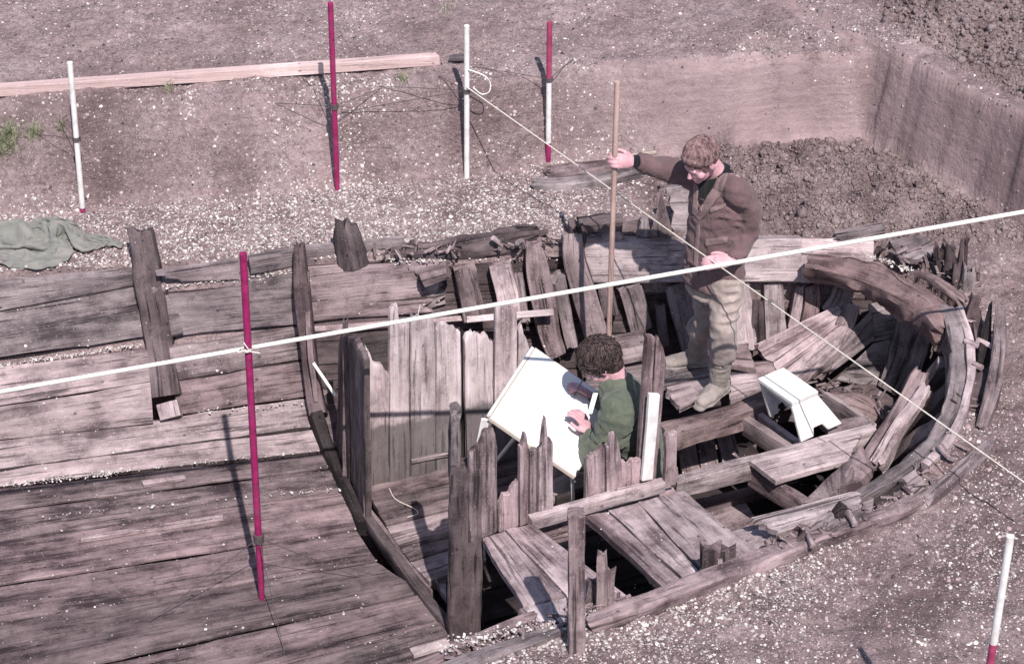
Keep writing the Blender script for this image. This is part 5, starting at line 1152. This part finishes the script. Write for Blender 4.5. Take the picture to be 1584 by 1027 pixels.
# splintered wood and rubble round the broken shell
V, F_ = [], []
def splinters(line, m, w, lmax):
    ln = [A(q_) for q_ in line]
    for _ in range(m):
        i = rng.integers(len(ln)-1); t_ = rng.random(); c = ln[i]*(1-t_)+ln[i+1]*t_; b = P(c[0]+rng.normal(0, w), c[1]+rng.normal(0, w*.6), c[2]+rng.uniform(-.02, .04))
        L = rng.uniform(.02, lmax); d = rng.normal(0, 1, 3)*A([1, 1, .45]); d = nrm(d)*L; s_ = nrm(np.cross(d, rng.normal(0, 1, 3)))*rng.uniform(.003, .011); q2 = nrm(np.cross(d, s_))*rng.uniform(.003, .008); i0 = len(V)
        V.extend([b-d-s_-q2, b-d+s_-q2, b-d+s_+q2, b-d-s_+q2, b+d*.8-s_*.6-q2, b+d*rng.uniform(.7, 1.1)+s_*.6-q2, b+d+s_*.5+q2*.5, b+d*.9-s_*.5+q2])
        F_.extend([[i0+a_ for a_ in f_] for f_ in ((0, 1, 5, 4), (1, 2, 6, 5), (2, 3, 7, 6), (3, 0, 4, 7), (3, 2, 1, 0), (4, 5, 6, 7))])
splinters([(1390, 385, .03), (1470, 420, .02), (1505, 480, .0), (1520, 560, .0), (1505, 650, .0), (1450, 720, .0), (1380, 780, .0), (1340, 800, .0)], 150, 12, .06)
splinters([(1190, 850, .02), (1330, 800, .04)], 90, 9, .07)
splinters([(590, 392, .03), (760, 375, .03), (890, 372, .02)], 70, 9, .06)
splinters([(700, 1010, -.02), (860, 960, -.01)], 34, 10, .05)
splinters([(890, 945, -.03), (960, 930, -.02)], 40, 8, .06)
splinters([(1240, 600, -.62), (1330, 600, -.6), (1380, 650, -.6)], 60, 14, .07)
me = mesh(V, F_, np.repeat(rng.random((len(V)//8, 2))*3, 8, 0)+np.tile(A([[0, 0], [0, .01], [0, .02], [0, .03], [.1, 0], [.1, .01], [.1, .02], [.1, .03]]), (len(V)//8, 1)))
tag(link('wood_splinters', me, W_MID), 'splinters and rotten wood rubble along the broken edges of the wreck', kind='stuff')
# crumbs of soil everywhere
N1 = 150000; x = rng.uniform(-3.8, 4.0, N1); y = rng.uniform(7.4, 14.9, N1)
rx = np.stack([x, y, 0*x+.2], 1)-CAM; zz = rx@FW; px = 792+FPX*rx[:, 0]/zz; py = 513.5-FPX*(rx@UPV)/zz
cl = fbm(x*3, y*3, o=3, s=95); ins, dd_ = inside(x, y)
ok = (px > -80) & (px < 1670) & (py > -60) & (py < 1100) & ~(ins & (dd_ > -.0)) & (rng.random(N1) < (.35+.5*cl)*(1-.8*((y > np.interp(x, XB[:, 0], XB[:, 1]))*(y < np.interp(x, XC[:, 0], XC[:, 1]))*(x > .7))))
x, y = x[ok], y[ok]; z = hgt(x, y); n = len(x); r = np.clip(rng.lognormal(math.log(.0052), .5, n), .002, .020)
tn = A([.12, .084, .09])*(1-rng.random((n, 1)))+A([.36, .27, .28])*rng.random((n, 1))
scatter('soil_crumbs', np.stack([x, y, z], 1), tnormal(x, y)+rng.normal(0, .3, (n, 3)), r, np.clip(tn, .04, .5), 'brown crumbs and small stones scattered over the soil', M_SHELL, flat=.8)
# grass tufts on the bank at left
V, F_ = [], []
for cx, cy, rr, m in [(5, 232, 22, 260), (15, 212, 18, 160), (55, 212, 12, 90), (95, 200, 8, 30), (262, 140, 9, 30), (624, 126, 8, 30), (690, 15, 14, 20)]:
    for _ in range(m):
        b = G(cx+rng.normal(0, rr*.5), cy+rng.normal(0, rr*.4)); h = rng.uniform(.03, .10); t_ = rng.normal(0, .035, 2); w_ = rng.normal(0, 1, 2); w_ = w_/np.linalg.norm(w_)*.0025
        i = len(V); V += [b+A([w_[0], w_[1], -.005]), b-A([w_[0], w_[1], .005]), b+A([t_[0]*.5-w_[0]*.7, t_[1]*.5-w_[1]*.7, h*.6]), b+A([t_[0]*.5+w_[0]*.7, t_[1]*.5+w_[1]*.7, h*.6]), b+A([t_[0]*1.3, t_[1]*1.3, h])]
        F_ += [[i, i+1, i+2, i+3], [i+3, i+2, i+4]]
tag(link('grass', mesh(V, F_), M_GRASS), 'sparse green grass tufts on the bank at left', kind='stuff')
